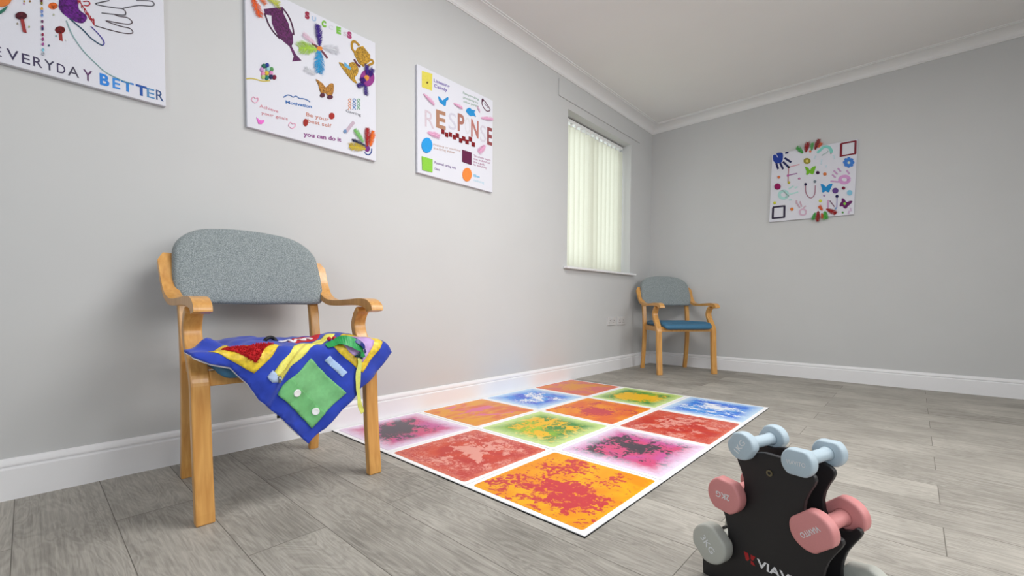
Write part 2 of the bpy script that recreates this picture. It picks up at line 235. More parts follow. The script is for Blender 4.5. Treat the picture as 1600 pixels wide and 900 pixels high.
  ('feather', 'feather', (60, 30, 130), (0.3103, 0.4597), (0.3017, 0.5553), 0.0306, 1.4),
  ('feather', 'feather', (40, 150, 205), (0.309, 0.4481), (0.305, 0.3384), 0.0445, 1.2),
  ('feather', 'feather', (205, 207, 214), (0.3206, 0.4613), (0.4002, 0.478), 0.0391, 0.5),
  ('feather', 'feather', (208, 210, 216), (0.2906, 0.3218), (0.2411, 0.3301), 0.0277, 0.5),
  ('stroke', 'butterfly_body', (110, 52, 70), [(0.2754, 0.4575), (0.3062, 0.4525), (0.3347, 0.4338), (0.3473, 0.421)], 0.0088, {}),
  ('poly', 'gem', (214, 130, 50), [(0.3239, 0.4561), (0.3212, 0.4484), (0.3143, 0.4414), (0.3058, 0.4379), (0.299, 0.4391), (0.2965, 0.4445), (0.2992, 0.4521), (0.3061, 0.459), (0.3145, 0.4626), (0.3214, 0.4615)], {}),
  ('poly', 'glitter_cup', (176, 134, 34), [(0.5029, 0.5375), (0.5305, 0.5564), (0.5705, 0.528), (0.5682, 0.4938), (0.533, 0.4546), (0.5068, 0.4633), (0.4832, 0.4951), (0.4878, 0.5117)], {'glitter': 1}),
  ('stroke', 'cup_handle', (170, 128, 34), [(0.5121, 0.5497), (0.4902, 0.5597), (0.4734, 0.5484), (0.4732, 0.5202), (0.4897, 0.5036)], 0.0095, {}),
  ('stroke', 'cup_handle', (170, 128, 34), [(0.5649, 0.5046), (0.5839, 0.5062), (0.5852, 0.4934), (0.5565, 0.4699)], 0.0085, {}),
  ('stroke', 'cup_base', (92, 40, 60), [(0.483, 0.4714), (0.4983, 0.454), (0.5165, 0.4481)], 0.0082, {}),
  ('poly', 'glitter_wedge', (180, 138, 36), [(0.4057, 0.4201), (0.4223, 0.4267), (0.4552, 0.4164), (0.4573, 0.4406), (0.4809, 0.4559), (0.5033, 0.4382), (0.5011, 0.4077), (0.4848, 0.3808), (0.4975, 0.3588), (0.4642, 0.3672)], {'glitter': 1}),
  ('poly', 'gem', (95, 165, 205), [(0.4335, 0.4369), (0.4647, 0.4231), (0.4614, 0.4101), (0.4302, 0.4183)], {}),
  ('poly', 'flower', (140, 48, 130), [(0.5936, 0.4216), (0.5911, 0.406), (0.5841, 0.3905), (0.5734, 0.3771), (0.5605, 0.3674), (0.5469, 0.3625), (0.5343, 0.3629), (0.5241, 0.3686), (0.5175, 0.3788), (0.5154, 0.3922), (0.5178, 0.4074), (0.5245, 0.4226), (0.5348, 0.4359), (0.5475, 0.4458), (0.5611, 0.4511), (0.574, 0.451), (0.5845, 0.4456), (0.5913, 0.4353)], {}),
  ('feather', 'feather', (58, 28, 128), (0.5527, 0.4092), (0.5498, 0.4684), 0.0266, 1.5),
  ('feather', 'feather', (58, 28, 128), (0.5628, 0.4131), (0.5836, 0.4635), 0.0244, 1.5),
  ('feather', 'feather', (58, 28, 128), (0.5493, 0.4019), (0.5159, 0.3775), 0.0242, 1.5),
  ('feather', 'feather', (58, 28, 128), (0.5424, 0.3753), (0.4993, 0.3447), 0.023, 1.5),
  ('feather', 'feather', (58, 28, 128), (0.5424, 0.3753), (0.5453, 0.319), 0.0242, 1.5),
  ('poly', 'flower_centre', (214, 138, 50), [(0.5628, 0.41), (0.5601, 0.4005), (0.5533, 0.3927), (0.545, 0.3896), (0.5384, 0.3924), (0.5359, 0.3999), (0.5385, 0.4094), (0.5452, 0.4172), (0.5535, 0.4203), (0.5603, 0.4176)], {}),
  ('poly', 'glitter_butterfly', (172, 118, 40), [(0.2916, 0.3028), (0.3216, 0.2945), (0.3371, 0.2822), (0.3584, 0.3068), (0.3751, 0.3106), (0.3754, 0.28), (0.3662, 0.254), (0.3507, 0.2429), (0.3368, 0.255), (0.3211, 0.2439), (0.3097, 0.2567), (0.3026, 0.282)], {'glitter': 1}),
  ('poly', 'wing_tip', (84, 34, 52), [(0.3326, 0.2435), (0.3303, 0.2367), (0.3245, 0.231), (0.3173, 0.2286), (0.3116, 0.2303), (0.3095, 0.2354), (0.3118, 0.2421), (0.3176, 0.2478), (0.3247, 0.2503), (0.3305, 0.2486)], {}),
  ('poly', 'wing_tip', (84, 34, 52), [(0.3721, 0.2486), (0.3693, 0.2419), (0.3621, 0.236), (0.3533, 0.233), (0.3463, 0.2341), (0.3436, 0.2388), (0.3464, 0.2454), (0.3535, 0.2514), (0.3623, 0.2544), (0.3694, 0.2534)], {}),
  ('poly', 'pompom', (40, 110, 90), [(0.0758, 0.2773), (0.074, 0.2702), (0.0695, 0.2645), (0.0641, 0.2624), (0.0598, 0.2647), (0.0582, 0.2704), (0.06, 0.2775), (0.0644, 0.2832), (0.0698, 0.2854), (0.0742, 0.2831)], {'dome': 1}),
  ('poly', 'pompom', (40, 60, 140), [(0.0891, 0.285), (0.0874, 0.2778), (0.0828, 0.2721), (0.0774, 0.2699), (0.073, 0.2722), (0.0714, 0.278), (0.0732, 0.2851), (0.0777, 0.2908), (0.0831, 0.293), (0.0875, 0.2908)], {'dome': 1}),
  ('poly', 'pompom', (150, 200, 200), [(0.0926, 0.2699), (0.0908, 0.2627), (0.0863, 0.257), (0.0808, 0.2549), (0.0764, 0.2571), (0.0748, 0.2629), (0.0766, 0.2701), (0.0811, 0.2758), (0.0866, 0.2779), (0.091, 0.2757)], {'dome': 1}),
  ('poly', 'pompom', (90, 150, 90), [(0.1077, 0.2765), (0.1059, 0.2693), (0.1013, 0.2635), (0.0957, 0.2614), (0.0913, 0.2637), (0.0897, 0.2695), (0.0915, 0.2766), (0.096, 0.2824), (0.1016, 0.2846), (0.106, 0.2823)], {'dome': 1}),
  ('poly', 'pompom', (200, 150, 200), [(0.069, 0.2607), (0.0672, 0.2536), (0.0628, 0.2479), (0.0574, 0.2458), (0.0531, 0.2481), (0.0515, 0.2539), (0.0532, 0.2609), (0.0577, 0.2666), (0.0631, 0.2687), (0.0674, 0.2664)], {'dome': 1}),
  ('poly', 'pompom', (220, 140, 180), [(0.0731, 0.2436), (0.0713, 0.2365), (0.0669, 0.2308), (0.0615, 0.2288), (0.0571, 0.2311), (0.0556, 0.2369), (0.0573, 0.2439), (0.0618, 0.2496), (0.0672, 0.2517), (0.0715, 0.2494)], {'dome': 1}),
  ('poly', 'pompom', (215, 190, 60), [(0.088, 0.2524), (0.0862, 0.2452), (0.0816, 0.2395), (0.0762, 0.2375), (0.0718, 0.2398), (0.0702, 0.2456), (0.072, 0.2527), (0.0765, 0.2584), (0.0819, 0.2605), (0.0863, 0.2582)], {'dome': 1}),
  ('poly', 'pompom', (215, 140, 190), [(0.1052, 0.2589), (0.1034, 0.2518), (0.0988, 0.246), (0.0932, 0.2439), (0.0888, 0.2462), (0.0872, 0.2521), (0.089, 0.2592), (0.0935, 0.265), (0.0991, 0.2671), (0.1035, 0.2648)], {'dome': 1}),
  ('poly', 'pompom', (180, 200, 120), [(0.0737, 0.2313), (0.0719, 0.2242), (0.0674, 0.2186), (0.062, 0.2166), (0.0577, 0.2189), (0.0561, 0.2247), (0.0579, 0.2317), (0.0623, 0.2374), (0.0677, 0.2394), (0.0721, 0.2371)], {'dome': 1}),
  ('poly', 'pompom', (40, 120, 110), [(0.0884, 0.2337), (0.0866, 0.2266), (0.0821, 0.2209), (0.0766, 0.2189), (0.0723, 0.2212), (0.0707, 0.2271), (0.0725, 0.2341), (0.0769, 0.2398), (0.0824, 0.2419), (0.0868, 0.2396)], {'dome': 1}),
  ('poly', 'pompom', (40, 50, 90), [(0.105, 0.2439), (0.1032, 0.2367), (0.0986, 0.231), (0.093, 0.2289), (0.0886, 0.2313), (0.087, 0.2371), (0.0888, 0.2442), (0.0933, 0.2499), (0.0989, 0.2521), (0.1033, 0.2497)], {'dome': 1}),
  ('poly', 'pompom', (120, 30, 60), [(0.1186, 0.2466), (0.1167, 0.2394), (0.1121, 0.2337), (0.1065, 0.2316), (0.1021, 0.2339), (0.1004, 0.2398), (0.1022, 0.247), (0.1068, 0.2527), (0.1124, 0.2548), (0.1169, 0.2525)], {'dome': 1}),
  ('stroke', 'string', (196, 178, 76), [(-0.0001, 0.1959), (0.0195, 0.2048), (0.0408, 0.2081), (0.0624, 0.21), (0.092, 0.2225)], 0.0038, {}),
  ('text', 'lettering', (60, 110, 175), 'Motivation', (0.1556, 0.1475), (0.2716, 0.1641), 0.0138, 0.03),
  ('stroke', 'scribble', (90, 120, 170), [(0.1465, 0.1707), (0.1629, 0.1856), (0.1766, 0.1889), (0.1876, 0.1857), (0.2016, 0.1947), (0.2156, 0.1896), (0.2327, 0.194), (0.25, 0.1941), (0.2631, 0.1892)], 0.0039, {}),
  ('text', 'lettering', (205, 130, 145), 'Achieve', (0.0484, 0.0956), (0.1242, 0.0955), 0.0132, 0.01),
  ('text', 'lettering', (195, 120, 130), 'your goals', (0.0555, 0.0688), (0.1642, 0.0751), 0.0127, 0.01),
  ('text', 'lettering', (190, 120, 100), 'Be your', (0.2448, 0.12), (0.3515, 0.1279), 0.0178, 0.01),
  ('text', 'lettering', (190, 125, 110), 'best self', (0.2517, 0.0932), (0.3638, 0.1014), 0.0178, 0.01),
  ('text', 'lettering', (130, 60, 125), 'you can do it', (0.2324, 0.026), (0.4126, 0.049), 0.0199, 0.03),
  ('poly', 'gem', (150, 34, 26), [(0.2528, 0.0924), (0.2505, 0.0816), (0.2449, 0.0737), (0.238, 0.0717), (0.2325, 0.0762), (0.2306, 0.0856), (0.2328, 0.0963), (0.2384, 0.1042), (0.2452, 0.1063), (0.2508, 0.1018)], {}),
  ('poly', 'gem', (160, 36, 30), [(0.3795, 0.1618), (0.3768, 0.1518), (0.3698, 0.144), (0.3613, 0.1414), (0.3546, 0.1449), (0.3521, 0.1532), (0.3547, 0.1631), (0.3616, 0.1708), (0.3701, 0.1735), (0.377, 0.1701)], {}),
  ('poly', 'heart_sticker', (226, 110, 200), [(0.0353, 0.049), (0.0464, 0.0417), (0.0564, 0.0421), (0.0653, 0.0475), (0.067, 0.0399), (0.0562, 0.0258), (0.0436, 0.0234), (0.0401, 0.0344)], {}),
  ('stroke', 'heart_outline', (220, 160, 185), [(0.0179, 0.118), (0.0255, 0.1312), (0.0328, 0.127), (0.0427, 0.1318), (0.0425, 0.1197), (0.0313, 0.1079), (0.0203, 0.1122), (0.0179, 0.118)], 0.0024, {}),
  ('stroke', 'heart_outline', (220, 160, 185), [(0.1667, 0.0561), (0.1751, 0.0699), (0.1833, 0.0653), (0.1945, 0.0701), (0.1943, 0.0573), (0.1817, 0.045), (0.1693, 0.0498), (0.1667, 0.0561)], 0.0025, {}),
  ('text', 'lettering', (110, 110, 120), 'Gaming', (0.4379, 0.2007), (0.5174, 0.2038), 0.0136, 0.01),
  ('stroke', 'stick_figure', (224, 160, 130), [(0.4581, 0.2708), (0.4658, 0.2674), (0.458, 0.2576), (0.4512, 0.2625), (0.4581, 0.2708)], 0.0024, {}),
  ('stroke', 'stick_figure', (224, 160, 130), [(0.4502, 0.2423), (0.458, 0.2576), (0.4656, 0.2474)], 0.0024, {}),
  ('stroke', 'stick_figure', (224, 160, 130), [(0.4579, 0.2429), (0.4656, 0.2394), (0.4578, 0.2297), (0.451, 0.2346), (0.4579, 0.2429)], 0.0024, {}),
  ('stroke', 'stick_figure', (224, 160, 130), [(0.4499, 0.2144), (0.4578, 0.2297), (0.4654, 0.2194)], 0.0024, {}),
  ('stroke', 'stick_figure', (110, 140, 190), [(0.4815, 0.2788), (0.4893, 0.2754), (0.4814, 0.2655), (0.4745, 0.2704), (0.4815, 0.2788)], 0.0025, {}),
  ('stroke', 'stick_figure', (110, 140, 190), [(0.4734, 0.25), (0.4814, 0.2655), (0.4891, 0.2553)], 0.0024, {}),
  ('stroke', 'stick_figure', (110, 140, 190), [(0.4812, 0.2506), (0.4891, 0.2472), (0.4811, 0.2374), (0.4742, 0.2423), (0.4812, 0.2506)], 0.0024, {}),
  ('stroke', 'stick_figure', (110, 140, 190), [(0.4732, 0.222), (0.4811, 0.2374), (0.4889, 0.227)], 0.0025, {}),
  ('stroke', 'stick_figure', (140, 185, 155), [(0.5048, 0.2867), (0.5127, 0.2833), (0.5047, 0.2733), (0.4977, 0.2782), (0.5048, 0.2867)], 0.0024, {}),
  ('stroke', 'stick_figure', (140, 185, 155), [(0.4966, 0.2577), (0.5047, 0.2733), (0.5126, 0.263)], 0.0024, {}),
  ('stroke', 'stick_figure', (140, 185, 155), [(0.5045, 0.2584), (0.5125, 0.2549), (0.5044, 0.245), (0.4974, 0.25), (0.5045, 0.2584)], 0.0025, {}),
  ('stroke', 'stick_figure', (140, 185, 155), [(0.4964, 0.2295), (0.5044, 0.245), (0.5123, 0.2346)], 0.0025, {}),
  ('stroke', 'drawn_pencil', (190, 170, 185), [(0.4796, 0.1638), (0.4577, 0.1332), (0.4362, 0.1011)], 0.0121, {}),
  ('poly', 'pencil_tip', (110, 140, 180), [(0.4404, 0.1063), (0.4379, 0.0988), (0.4319, 0.0943), (0.4259, 0.0954), (0.4235, 0.1014), (0.426, 0.1089), (0.432, 0.1134), (0.438, 0.1123)], {}),
  ('feather', 'feather', (200, 175, 60), (0.5455, 0.0501), (0.4548, 0.0385), 0.0372, 1.6),
  ('feather', 'feather', (24, 26, 74), (0.5433, 0.0619), (0.468, 0.0733), 0.0181, 2),
  ('feather', 'feather', (130, 200, 110), (0.5321, 0.0754), (0.4815, 0.1262), 0.0255, 1.4),
  ('feather', 'feather', (172, 28, 32), (0.5492, 0.0593), (0.5518, 0.1549), 0.0289, 2.4),
  ('feather', 'feather', (232, 112, 30), (0.5662, 0.0638), (0.584, 0.1498), 0.0258, 2),
  ('poly', 'gem', (110, 36, 120), [(0.5671, 0.0549), (0.564, 0.0449), (0.5561, 0.0371), (0.5465, 0.0347), (0.5388, 0.0384), (0.5359, 0.0468), (0.5389, 0.0568), (0.5467, 0.0645), (0.5564, 0.0671), (0.5641, 0.0634)], {}),
  ('stroke', 'drawn_curve', (30, 60, 130), [(0.5362, 0.0292), (0.5475, 0.0218), (0.5613, 0.0232), (0.5739, 0.0388), (0.5768, 0.0583)], 0.0049, {}),
 ],
 'c3': [
  ('poly', 'square_sticker', (216, 204, 84), [(0.031, 0.5739), (0.1047, 0.5843), (0.1018, 0.4881), (0.0307, 0.4837)], {}),
  ('poly', 'dot', (110, 90, 30), [(0.0759, 0.5243), (0.0738, 0.5187), (0.0686, 0.5149), (0.0634, 0.5149), (0.0613, 0.5189), (0.0634, 0.5244), (0.0686, 0.5283), (0.0738, 0.5282)], {}),
  ('text', 'lettering', (110, 90, 165), 'Listening', (0.1153, 0.5447), (0.2331, 0.5513), 0.019, 0.02),
  ('text', 'lettering', (110, 90, 165), 'Calmly', (0.1163, 0.5145), (0.2159, 0.5233), 0.019, 0.02),
  ('text', 'lettering', (110, 150, 125), 'Responding', (0.3396, 0.5543), (0.4734, 0.5599), 0.0138, 0.0),
  ('text', 'lettering', (110, 150, 125), 'positively to', (0.3408, 0.5285), (0.4657, 0.5353), 0.0138, 0.0),
  ('text', 'lettering', (110, 150, 125), 'other people', (0.3427, 0.5034), (0.471, 0.515), 0.0138, 0.0),
  ('stroke', 'drawn_outline', (92, 34, 66), [(0.5017, 0.5732), (0.5218, 0.5729), (0.5421, 0.5607), (0.5743, 0.533), (0.549, 0.5152), (0.5219, 0.5231), (0.5018, 0.5449), (0.5017, 0.5732)], 0.0051, {}),
  ('stroke', 'drawn_outline', (120, 80, 110), [(0.5218, 0.5563), (0.5557, 0.5389)], 0.0033, {}),
  ('poly', 'drawn_mark', (80, 30, 60), [(0.5157, 0.5756), (0.513, 0.5667), (0.5064, 0.5611), (0.4999, 0.5622), (0.4971, 0.5693), (0.4998, 0.5782), (0.5064, 0.5838), (0.513, 0.5827)], {}),
  ('poly', 'blue_bird', (22, 136, 200), [(0.1461, 0.4717), (0.1598, 0.47), (0.1776, 0.4588), (0.1933, 0.4728), (0.2188, 0.4924), (0.2227, 0.4784), (0.2074, 0.4645), (0.2017, 0.4342), (0.182, 0.4343), (0.157, 0.4432)], {}),
  ('poly', 'blue_bird', (22, 136, 200), [(0.363, 0.4578), (0.3735, 0.4749), (0.3954, 0.4866), (0.4112, 0.4802), (0.4431, 0.4859), (0.4335, 0.4712), (0.4477, 0.4477), (0.4272, 0.4483), (0.3986, 0.4379), (0.3736, 0.4475)], {}),
  ('feather', 'feather', (232, 170, 205), (0.0398, 0.4496), (0.1172, 0.4119), 0.0229, 0.9),
  ('feather', 'feather', (232, 170, 205), (0.2609, 0.4693), (0.3336, 0.4619), 0.02, 0.9),
  ('feather', 'feather', (232, 170, 205), (0.4889, 0.4535), (0.6044, 0.4796), 0.0227, 0.9),
  ('feather', 'feather', (232, 170, 205), (0.0649, 0.2411), (0.1532, 0.2405), 0.0323, 0.9),
  ('feather', 'feather', (232, 170, 205), (0.535, 0.2921), (0.4695, 0.2333), 0.0368, 0.9),
  ('feather', 'feather', (232, 170, 205), (0.4527, 0.5193), (0.4789, 0.4856), 0.0093, 0.9),
  ('text', 'lettering', (205, 190, 200), 'R', (0.0516, 0.2719), (0.1183, 0.2755), 0.0993, 0.0),
  ('text', 'lettering', (170, 125, 100), 'E', (0.1308, 0.2936), (0.203, 0.2979), 0.1016, 0.033),
  ('text', 'lettering', (200, 198, 212), 'S', (0.2245, 0.3103), (0.2856, 0.3141), 0.1041, 0.0),
  ('text', 'lettering', (165, 112, 100), 'P', (0.2968, 0.3211), (0.3501, 0.3246), 0.106, 0.027500000000000004),
  ('text', 'lettering', (210, 208, 214), 'O', (0.3553, 0.3199), (0.3997, 0.3228), 0.1076, 0.0),
  ('text', 'lettering', (176, 112, 104), 'N', (0.4063, 0.3171), (0.4711, 0.3211), 0.1094, 0.027500000000000004),
  ('text', 'lettering', (205, 200, 212), 'S', (0.4849, 0.3065), (0.5382, 0.3096), 0.1114, 0.0),
  ('text', 'lettering', (140, 70, 72), 'E', (0.5482, 0.3056), (0.5945, 0.3082), 0.1132, 0.027500000000000004),
  ('poly', 'red_tile', (128, 16, 26), [(0.1691, 0.2896), (0.1924, 0.2907), (0.1924, 0.2658), (0.1691, 0.2639)], {'glitter': 1}),
  ('poly', 'red_tile', (128, 16, 26), [(0.1967, 0.2799), (0.2204, 0.2809), (0.2204, 0.2559), (0.1967, 0.254)], {'glitter': 1}),
  ('poly', 'red_tile', (128, 16, 26), [(0.2254, 0.2891), (0.2495, 0.2902), (0.2495, 0.2649), (0.2254, 0.2631)], {'glitter': 1}),
  ('poly', 'red_tile', (128, 16, 26), [(0.2565, 0.2825), (0.281, 0.2835), (0.281, 0.258), (0.2565, 0.2562)], {'glitter': 1}),
  ('poly', 'red_tile', (128, 16, 26), [(0.2804, 0.299), (0.3052, 0.3002), (0.3052, 0.2745), (0.2804, 0.2726)], {'glitter': 1}),
  ('poly', 'red_tile', (128, 16, 26), [(0.3065, 0.2769), (0.3317, 0.2779), (0.3317, 0.252), (0.3065, 0.2502)], {'glitter': 1}),
  ('poly', 'red_tile', (128, 16, 26), [(0.3317, 0.2948), (0.3572, 0.296), (0.3572, 0.2699), (0.3317, 0.2679)], {'glitter': 1}),
  ('poly', 'red_tile', (128, 16, 26), [(0.3585, 0.2823), (0.3844, 0.2834), (0.3845, 0.2571), (0.3586, 0.2553)], {'glitter': 1}),
  ('poly', 'red_tile', (128, 16, 26), [(0.3858, 0.307), (0.412, 0.3082), (0.4121, 0.2818), (0.3858, 0.2797)], {'glitter': 1}),
  ('poly', 'red_tile', (128, 16, 26), [(0.4107, 0.2814), (0.4373, 0.2825), (0.4374, 0.2559), (0.4107, 0.254)], {'glitter': 1}),
  ('poly', 'blue_circle', (26, 150, 220), [(0.1025, 0.1777), (0.1015, 0.1678), (0.0986, 0.158), (0.094, 0.1487), (0.0879, 0.1403), (0.0806, 0.1333), (0.0725, 0.1281), (0.064, 0.1249), (0.0556, 0.1238), (0.0476, 0.1249), (0.0405, 0.1282), (0.0346, 0.1333), (0.0302, 0.1402), (0.0275, 0.1484), (0.0266, 0.1575), (0.0275, 0.1671), (0.0303, 0.1768), (0.0348, 0.186), (0.0407, 0.1943), (0.0478, 0.2013), (0.0558, 0.2066), (0.0642, 0.21), (0.0727, 0.2113), (0.0807, 0.2104), (0.088, 0.2073), (0.0941, 0.2022), (0.0987, 0.1953), (0.1015, 0.187)], {}),
  ('poly', 'square_sticker', (134, 198, 62), [(0.028, 0.0961), (0.1035, 0.0969), (0.1021, 0.0225), (0.0312, 0.0197)], {}),
  ('poly', 'square_sticker', (92, 14, 62), [(0.3317, 0.2117), (0.4094, 0.2129), (0.4089, 0.1364), (0.3311, 0.1382)], {}),
  ('poly', 'orange_circle', (232, 132, 56), [(0.4104, 0.0765), (0.4094, 0.0669), (0.4066, 0.0575), (0.402, 0.0486), (0.3958, 0.0407), (0.3885, 0.0342), (0.3804, 0.0294), (0.3718, 0.0266), (0.3633, 0.0259), (0.3553, 0.0272), (0.3481, 0.0307), (0.3421, 0.0359), (0.3376, 0.0428), (0.3348, 0.0509), (0.3339, 0.0598), (0.3348, 0.0692), (0.3376, 0.0784), (0.3421, 0.0872), (0.348, 0.0951), (0.3552, 0.1016), (0.3632, 0.1065), (0.3717, 0.1095), (0.3802, 0.1104), (0.3884, 0.1092), (0.3957, 0.1059), (0.4019, 0.1007), (0.4065, 0.0938), (0.4094, 0.0856)], {}),
  ('text', 'lettering', (180, 140, 125), 'Praising or thanking', (0.1125, 0.1799), (0.3191, 0.197), 0.0115, 0.0),
  ('text', 'lettering', (180, 140, 120), 'is a caring answer', (0.1148, 0.1594), (0.2765, 0.1733), 0.0115, 0.0),
  ('text', 'lettering', (100, 60, 130), 'Personal caring role', (0.1188, 0.0771), (0.2837, 0.0815), 0.0154, 0.01),
  ('text', 'lettering', (100, 60, 130), 'Chart', (0.1199, 0.043), (0.1578, 0.0425), 0.0142, 0.01),
  ('text', 'lettering', (160, 90, 130), 'Teachers teach', (0.4284, 0.1947), (0.579, 0.2001), 0.0135, 0.0),
  ('text', 'lettering', (160, 90, 130), 'the individual', (0.4284, 0.1748), (0.5745, 0.1814), 0.0135, 0.0),
  ('text', 'lettering', (160, 90, 130), 'like a guide', (0.4285, 0.1563), (0.5296, 0.1593), 0.0135, 0.0),
  ('text', 'lettering', (160, 90, 130), 'for everything', (0.4285, 0.1384), (0.5415, 0.1436), 0.0135, 0.0),
  ('text', 'lettering', (90, 175, 215), 'Blue', (0.4301, 0.0684), (0.4822, 0.0702), 0.0166, 0.02),
  ('text', 'lettering', (165, 205, 222), 'calming', (0.4287, 0.0409), (0.5211, 0.0406), 0.0156, 0.0),
 ],
 'c4': [
  ('poly', 'handprint', (24, 58, 150), [(0.008, 0.5895), (0.0294, 0.5891), (0.0408, 0.567), (0.0494, 0.5608), (0.0373, 0.5852), (0.0349, 0.6023), (0.0793, 0.5955), (0.086, 0.5529), (0.0791, 0.5197), (0.0641, 0.509), (0.0311, 0.5158), (0.011, 0.5428)], {}),
  ('stroke', 'finger_print', (22, 28, 84), [(0.035, 0.5159), (0.0525, 0.4591)], 0.0132, {}),
  ('stroke', 'finger_print', (22, 28, 84), [(0.066, 0.5095), (0.091, 0.4514)], 0.0131, {}),
  ('stroke', 'finger_print', (22, 28, 84), [(0.0868, 0.5181), (0.1324, 0.4604)], 0.013, {}),
  ('stroke', 'finger_print', (22, 28, 84), [(0.0975, 0.5483), (0.1501, 0.4997)], 0.0131, {}),
  ('stroke', 'finger_print', (22, 28, 84), [(0.1015, 0.5884), (0.1256, 0.5894)], 0.013, {}),
  ('stroke', 'letter_f', (180, 120, 130), [(0.1327, 0.4618), (0.1318, 0.3956), (0.1334, 0.3288)], 0.0067, {}),
  ('stroke', 'letter_f', (212, 160, 172), [(0.1323, 0.4621), (0.2127, 0.4713)], 0.0077, {}),
  ('stroke', 'letter_f', (150, 96, 150), [(0.1302, 0.392), (0.1999, 0.3966)], 0.0069, {}),
  ('poly', 'pompom', (24, 22, 30), [(0.1421, 0.4602), (0.1411, 0.4557), (0.1382, 0.4528), (0.1341, 0.4523), (0.1299, 0.4544), (0.1268, 0.4585), (0.1255, 0.4635), (0.1265, 0.468), (0.1295, 0.4709), (0.1336, 0.4713), (0.1378, 0.4692), (0.1409, 0.4651)], {'dome': 1}),
  ('poly', 'pompom', (200, 90, 165), [(0.1386, 0.387), (0.1375, 0.382), (0.1343, 0.3789), (0.1298, 0.3783), (0.1252, 0.3806), (0.1218, 0.385), (0.1205, 0.3904), (0.1216, 0.3954), (0.1248, 0.3986), (0.1293, 0.3991), (0.1339, 0.3968), (0.1373, 0.3924)], {'dome': 1}),
  ('poly', 'pompom', (190, 180, 70), [(0.1495, 0.3269), (0.1483, 0.3211), (0.1445, 0.3174), (0.1393, 0.3167), (0.1341, 0.3192), (0.1301, 0.3243), (0.1285, 0.3306), (0.1298, 0.3364), (0.1336, 0.3401), (0.1388, 0.3408), (0.144, 0.3382), (0.148, 0.3331)], {'dome': 1}),
  ('poly', 'flower', (150, 140, 50), [(0.2922, 0.4833), (0.2891, 0.4714), (0.2799, 0.4642), (0.2671, 0.4635), (0.254, 0.4695), (0.2443, 0.4808), (0.2404, 0.4943), (0.2436, 0.5062), (0.2529, 0.5135), (0.2658, 0.514), (0.2788, 0.5079), (0.2885, 0.4966)], {}),
  ('poly', 'flower_centre', (206, 190, 96), [(0.2765, 0.4866), (0.2753, 0.481), (0.2717, 0.4775), (0.2667, 0.4769), (0.2617, 0.4796), (0.2579, 0.4847), (0.2564, 0.4909), (0.2576, 0.4965), (0.2612, 0.5001), (0.2662, 0.5006), (0.2712, 0.4979), (0.275, 0.4928)], {}),
  ('poly', 'butterfly', (112, 180, 34), [(0.2533, 0.4411), (0.275, 0.4325), (0.2898, 0.4077), (0.3069, 0.4302), (0.3314, 0.4335), (0.3252, 0.4016), (0.3155, 0.3702), (0.2977, 0.3757), (0.2886, 0.3837), (0.28, 0.372), (0.2638, 0.375), (0.2657, 0.4007)], {}),
  ('feather', 'feather', (70, 165, 75), (0.236, 0.5584), (0.189, 0.6219), 0.0318, 2),
  ('feather', 'feather', (150, 18, 24), (0.2539, 0.5607), (0.2655, 0.6439), 0.038, 3),
  ('feather', 'feather', (90, 170, 90), (0.2965, 0.5678), (0.2992, 0.6317), 0.0251, 2),
  ('feather', 'feather', (140, 16, 24), (0.3194, 0.5689), (0.3453, 0.6517), 0.0334, 3),
  ('feather', 'feather', (228, 92, 26), (0.3418, 0.5824), (0.3634, 0.6164), 0.025, 2),
  ('poly', 'pompom', (226, 110, 60), [(0.2945, 0.562), (0.2935, 0.5573), (0.2905, 0.5543), (0.2862, 0.5539), (0.2819, 0.5562), (0.2787, 0.5606), (0.2774, 0.5659), (0.2784, 0.5707), (0.2815, 0.5737), (0.2857, 0.574), (0.29, 0.5717), (0.2933, 0.5673)], {'dome': 1}),
  ('stroke', 'handprint', (130, 205, 195), [(0.3358, 0.5436), (0.3562, 0.5605), (0.3764, 0.5797), (0.3968, 0.5819), (0.4175, 0.5689), (0.4317, 0.5433), (0.4356, 0.5221)], 0.0174, {}),
  ('stroke', 'handprint', (165, 185, 185), [(0.3695, 0.5122), (0.3812, 0.522), (0.4015, 0.5297), (0.4114, 0.5438)], 0.0066, {}),
  ('poly', 'dot', (110, 125, 125), [(0.4363, 0.5179), (0.4358, 0.5151), (0.4341, 0.5134), (0.4317, 0.5132), (0.4294, 0.5145), (0.4276, 0.517), (0.4269, 0.52), (0.4274, 0.5227), (0.4291, 0.5244), (0.4315, 0.5246), (0.4338, 0.5233), (0.4356, 0.5209)], {}),
  ('stroke', 'finger_print', (195, 215, 225), [(0.3258, 0.5218), (0.316, 0.4949)], 0.0075, {}),
  ('stroke', 'finger_print', (195, 215, 225), [(0.3702, 0.4833), (0.3677, 0.4426)], 0.0075, {}),
  ('stroke', 'finger_print', (195, 215, 225), [(0.4495, 0.5028), (0.4587, 0.4683)], 0.0074, {}),
  ('stroke', 'finger_print', (195, 215, 225), [(0.4024, 0.4272), (0.4045, 0.4104)], 0.0074, {}),
  ('stroke', 'stick_square', (122, 22, 42), [(0.4952, 0.583), (0.5925, 0.5835)], 0.0097, {}),
  ('stroke', 'stick_square', (122, 22, 42), [(0.5906, 0.586), (0.5926, 0.4829)], 0.0111, {}),
  ('stroke', 'stick_square', (122, 22, 42), [(0.597, 0.4839), (0.4915, 0.4822)], 0.0087, {}),
  ('stroke', 'stick_square', (122, 22, 42), [(0.4977, 0.5844), (0.4991, 0.4797)], 0.0129, {}),
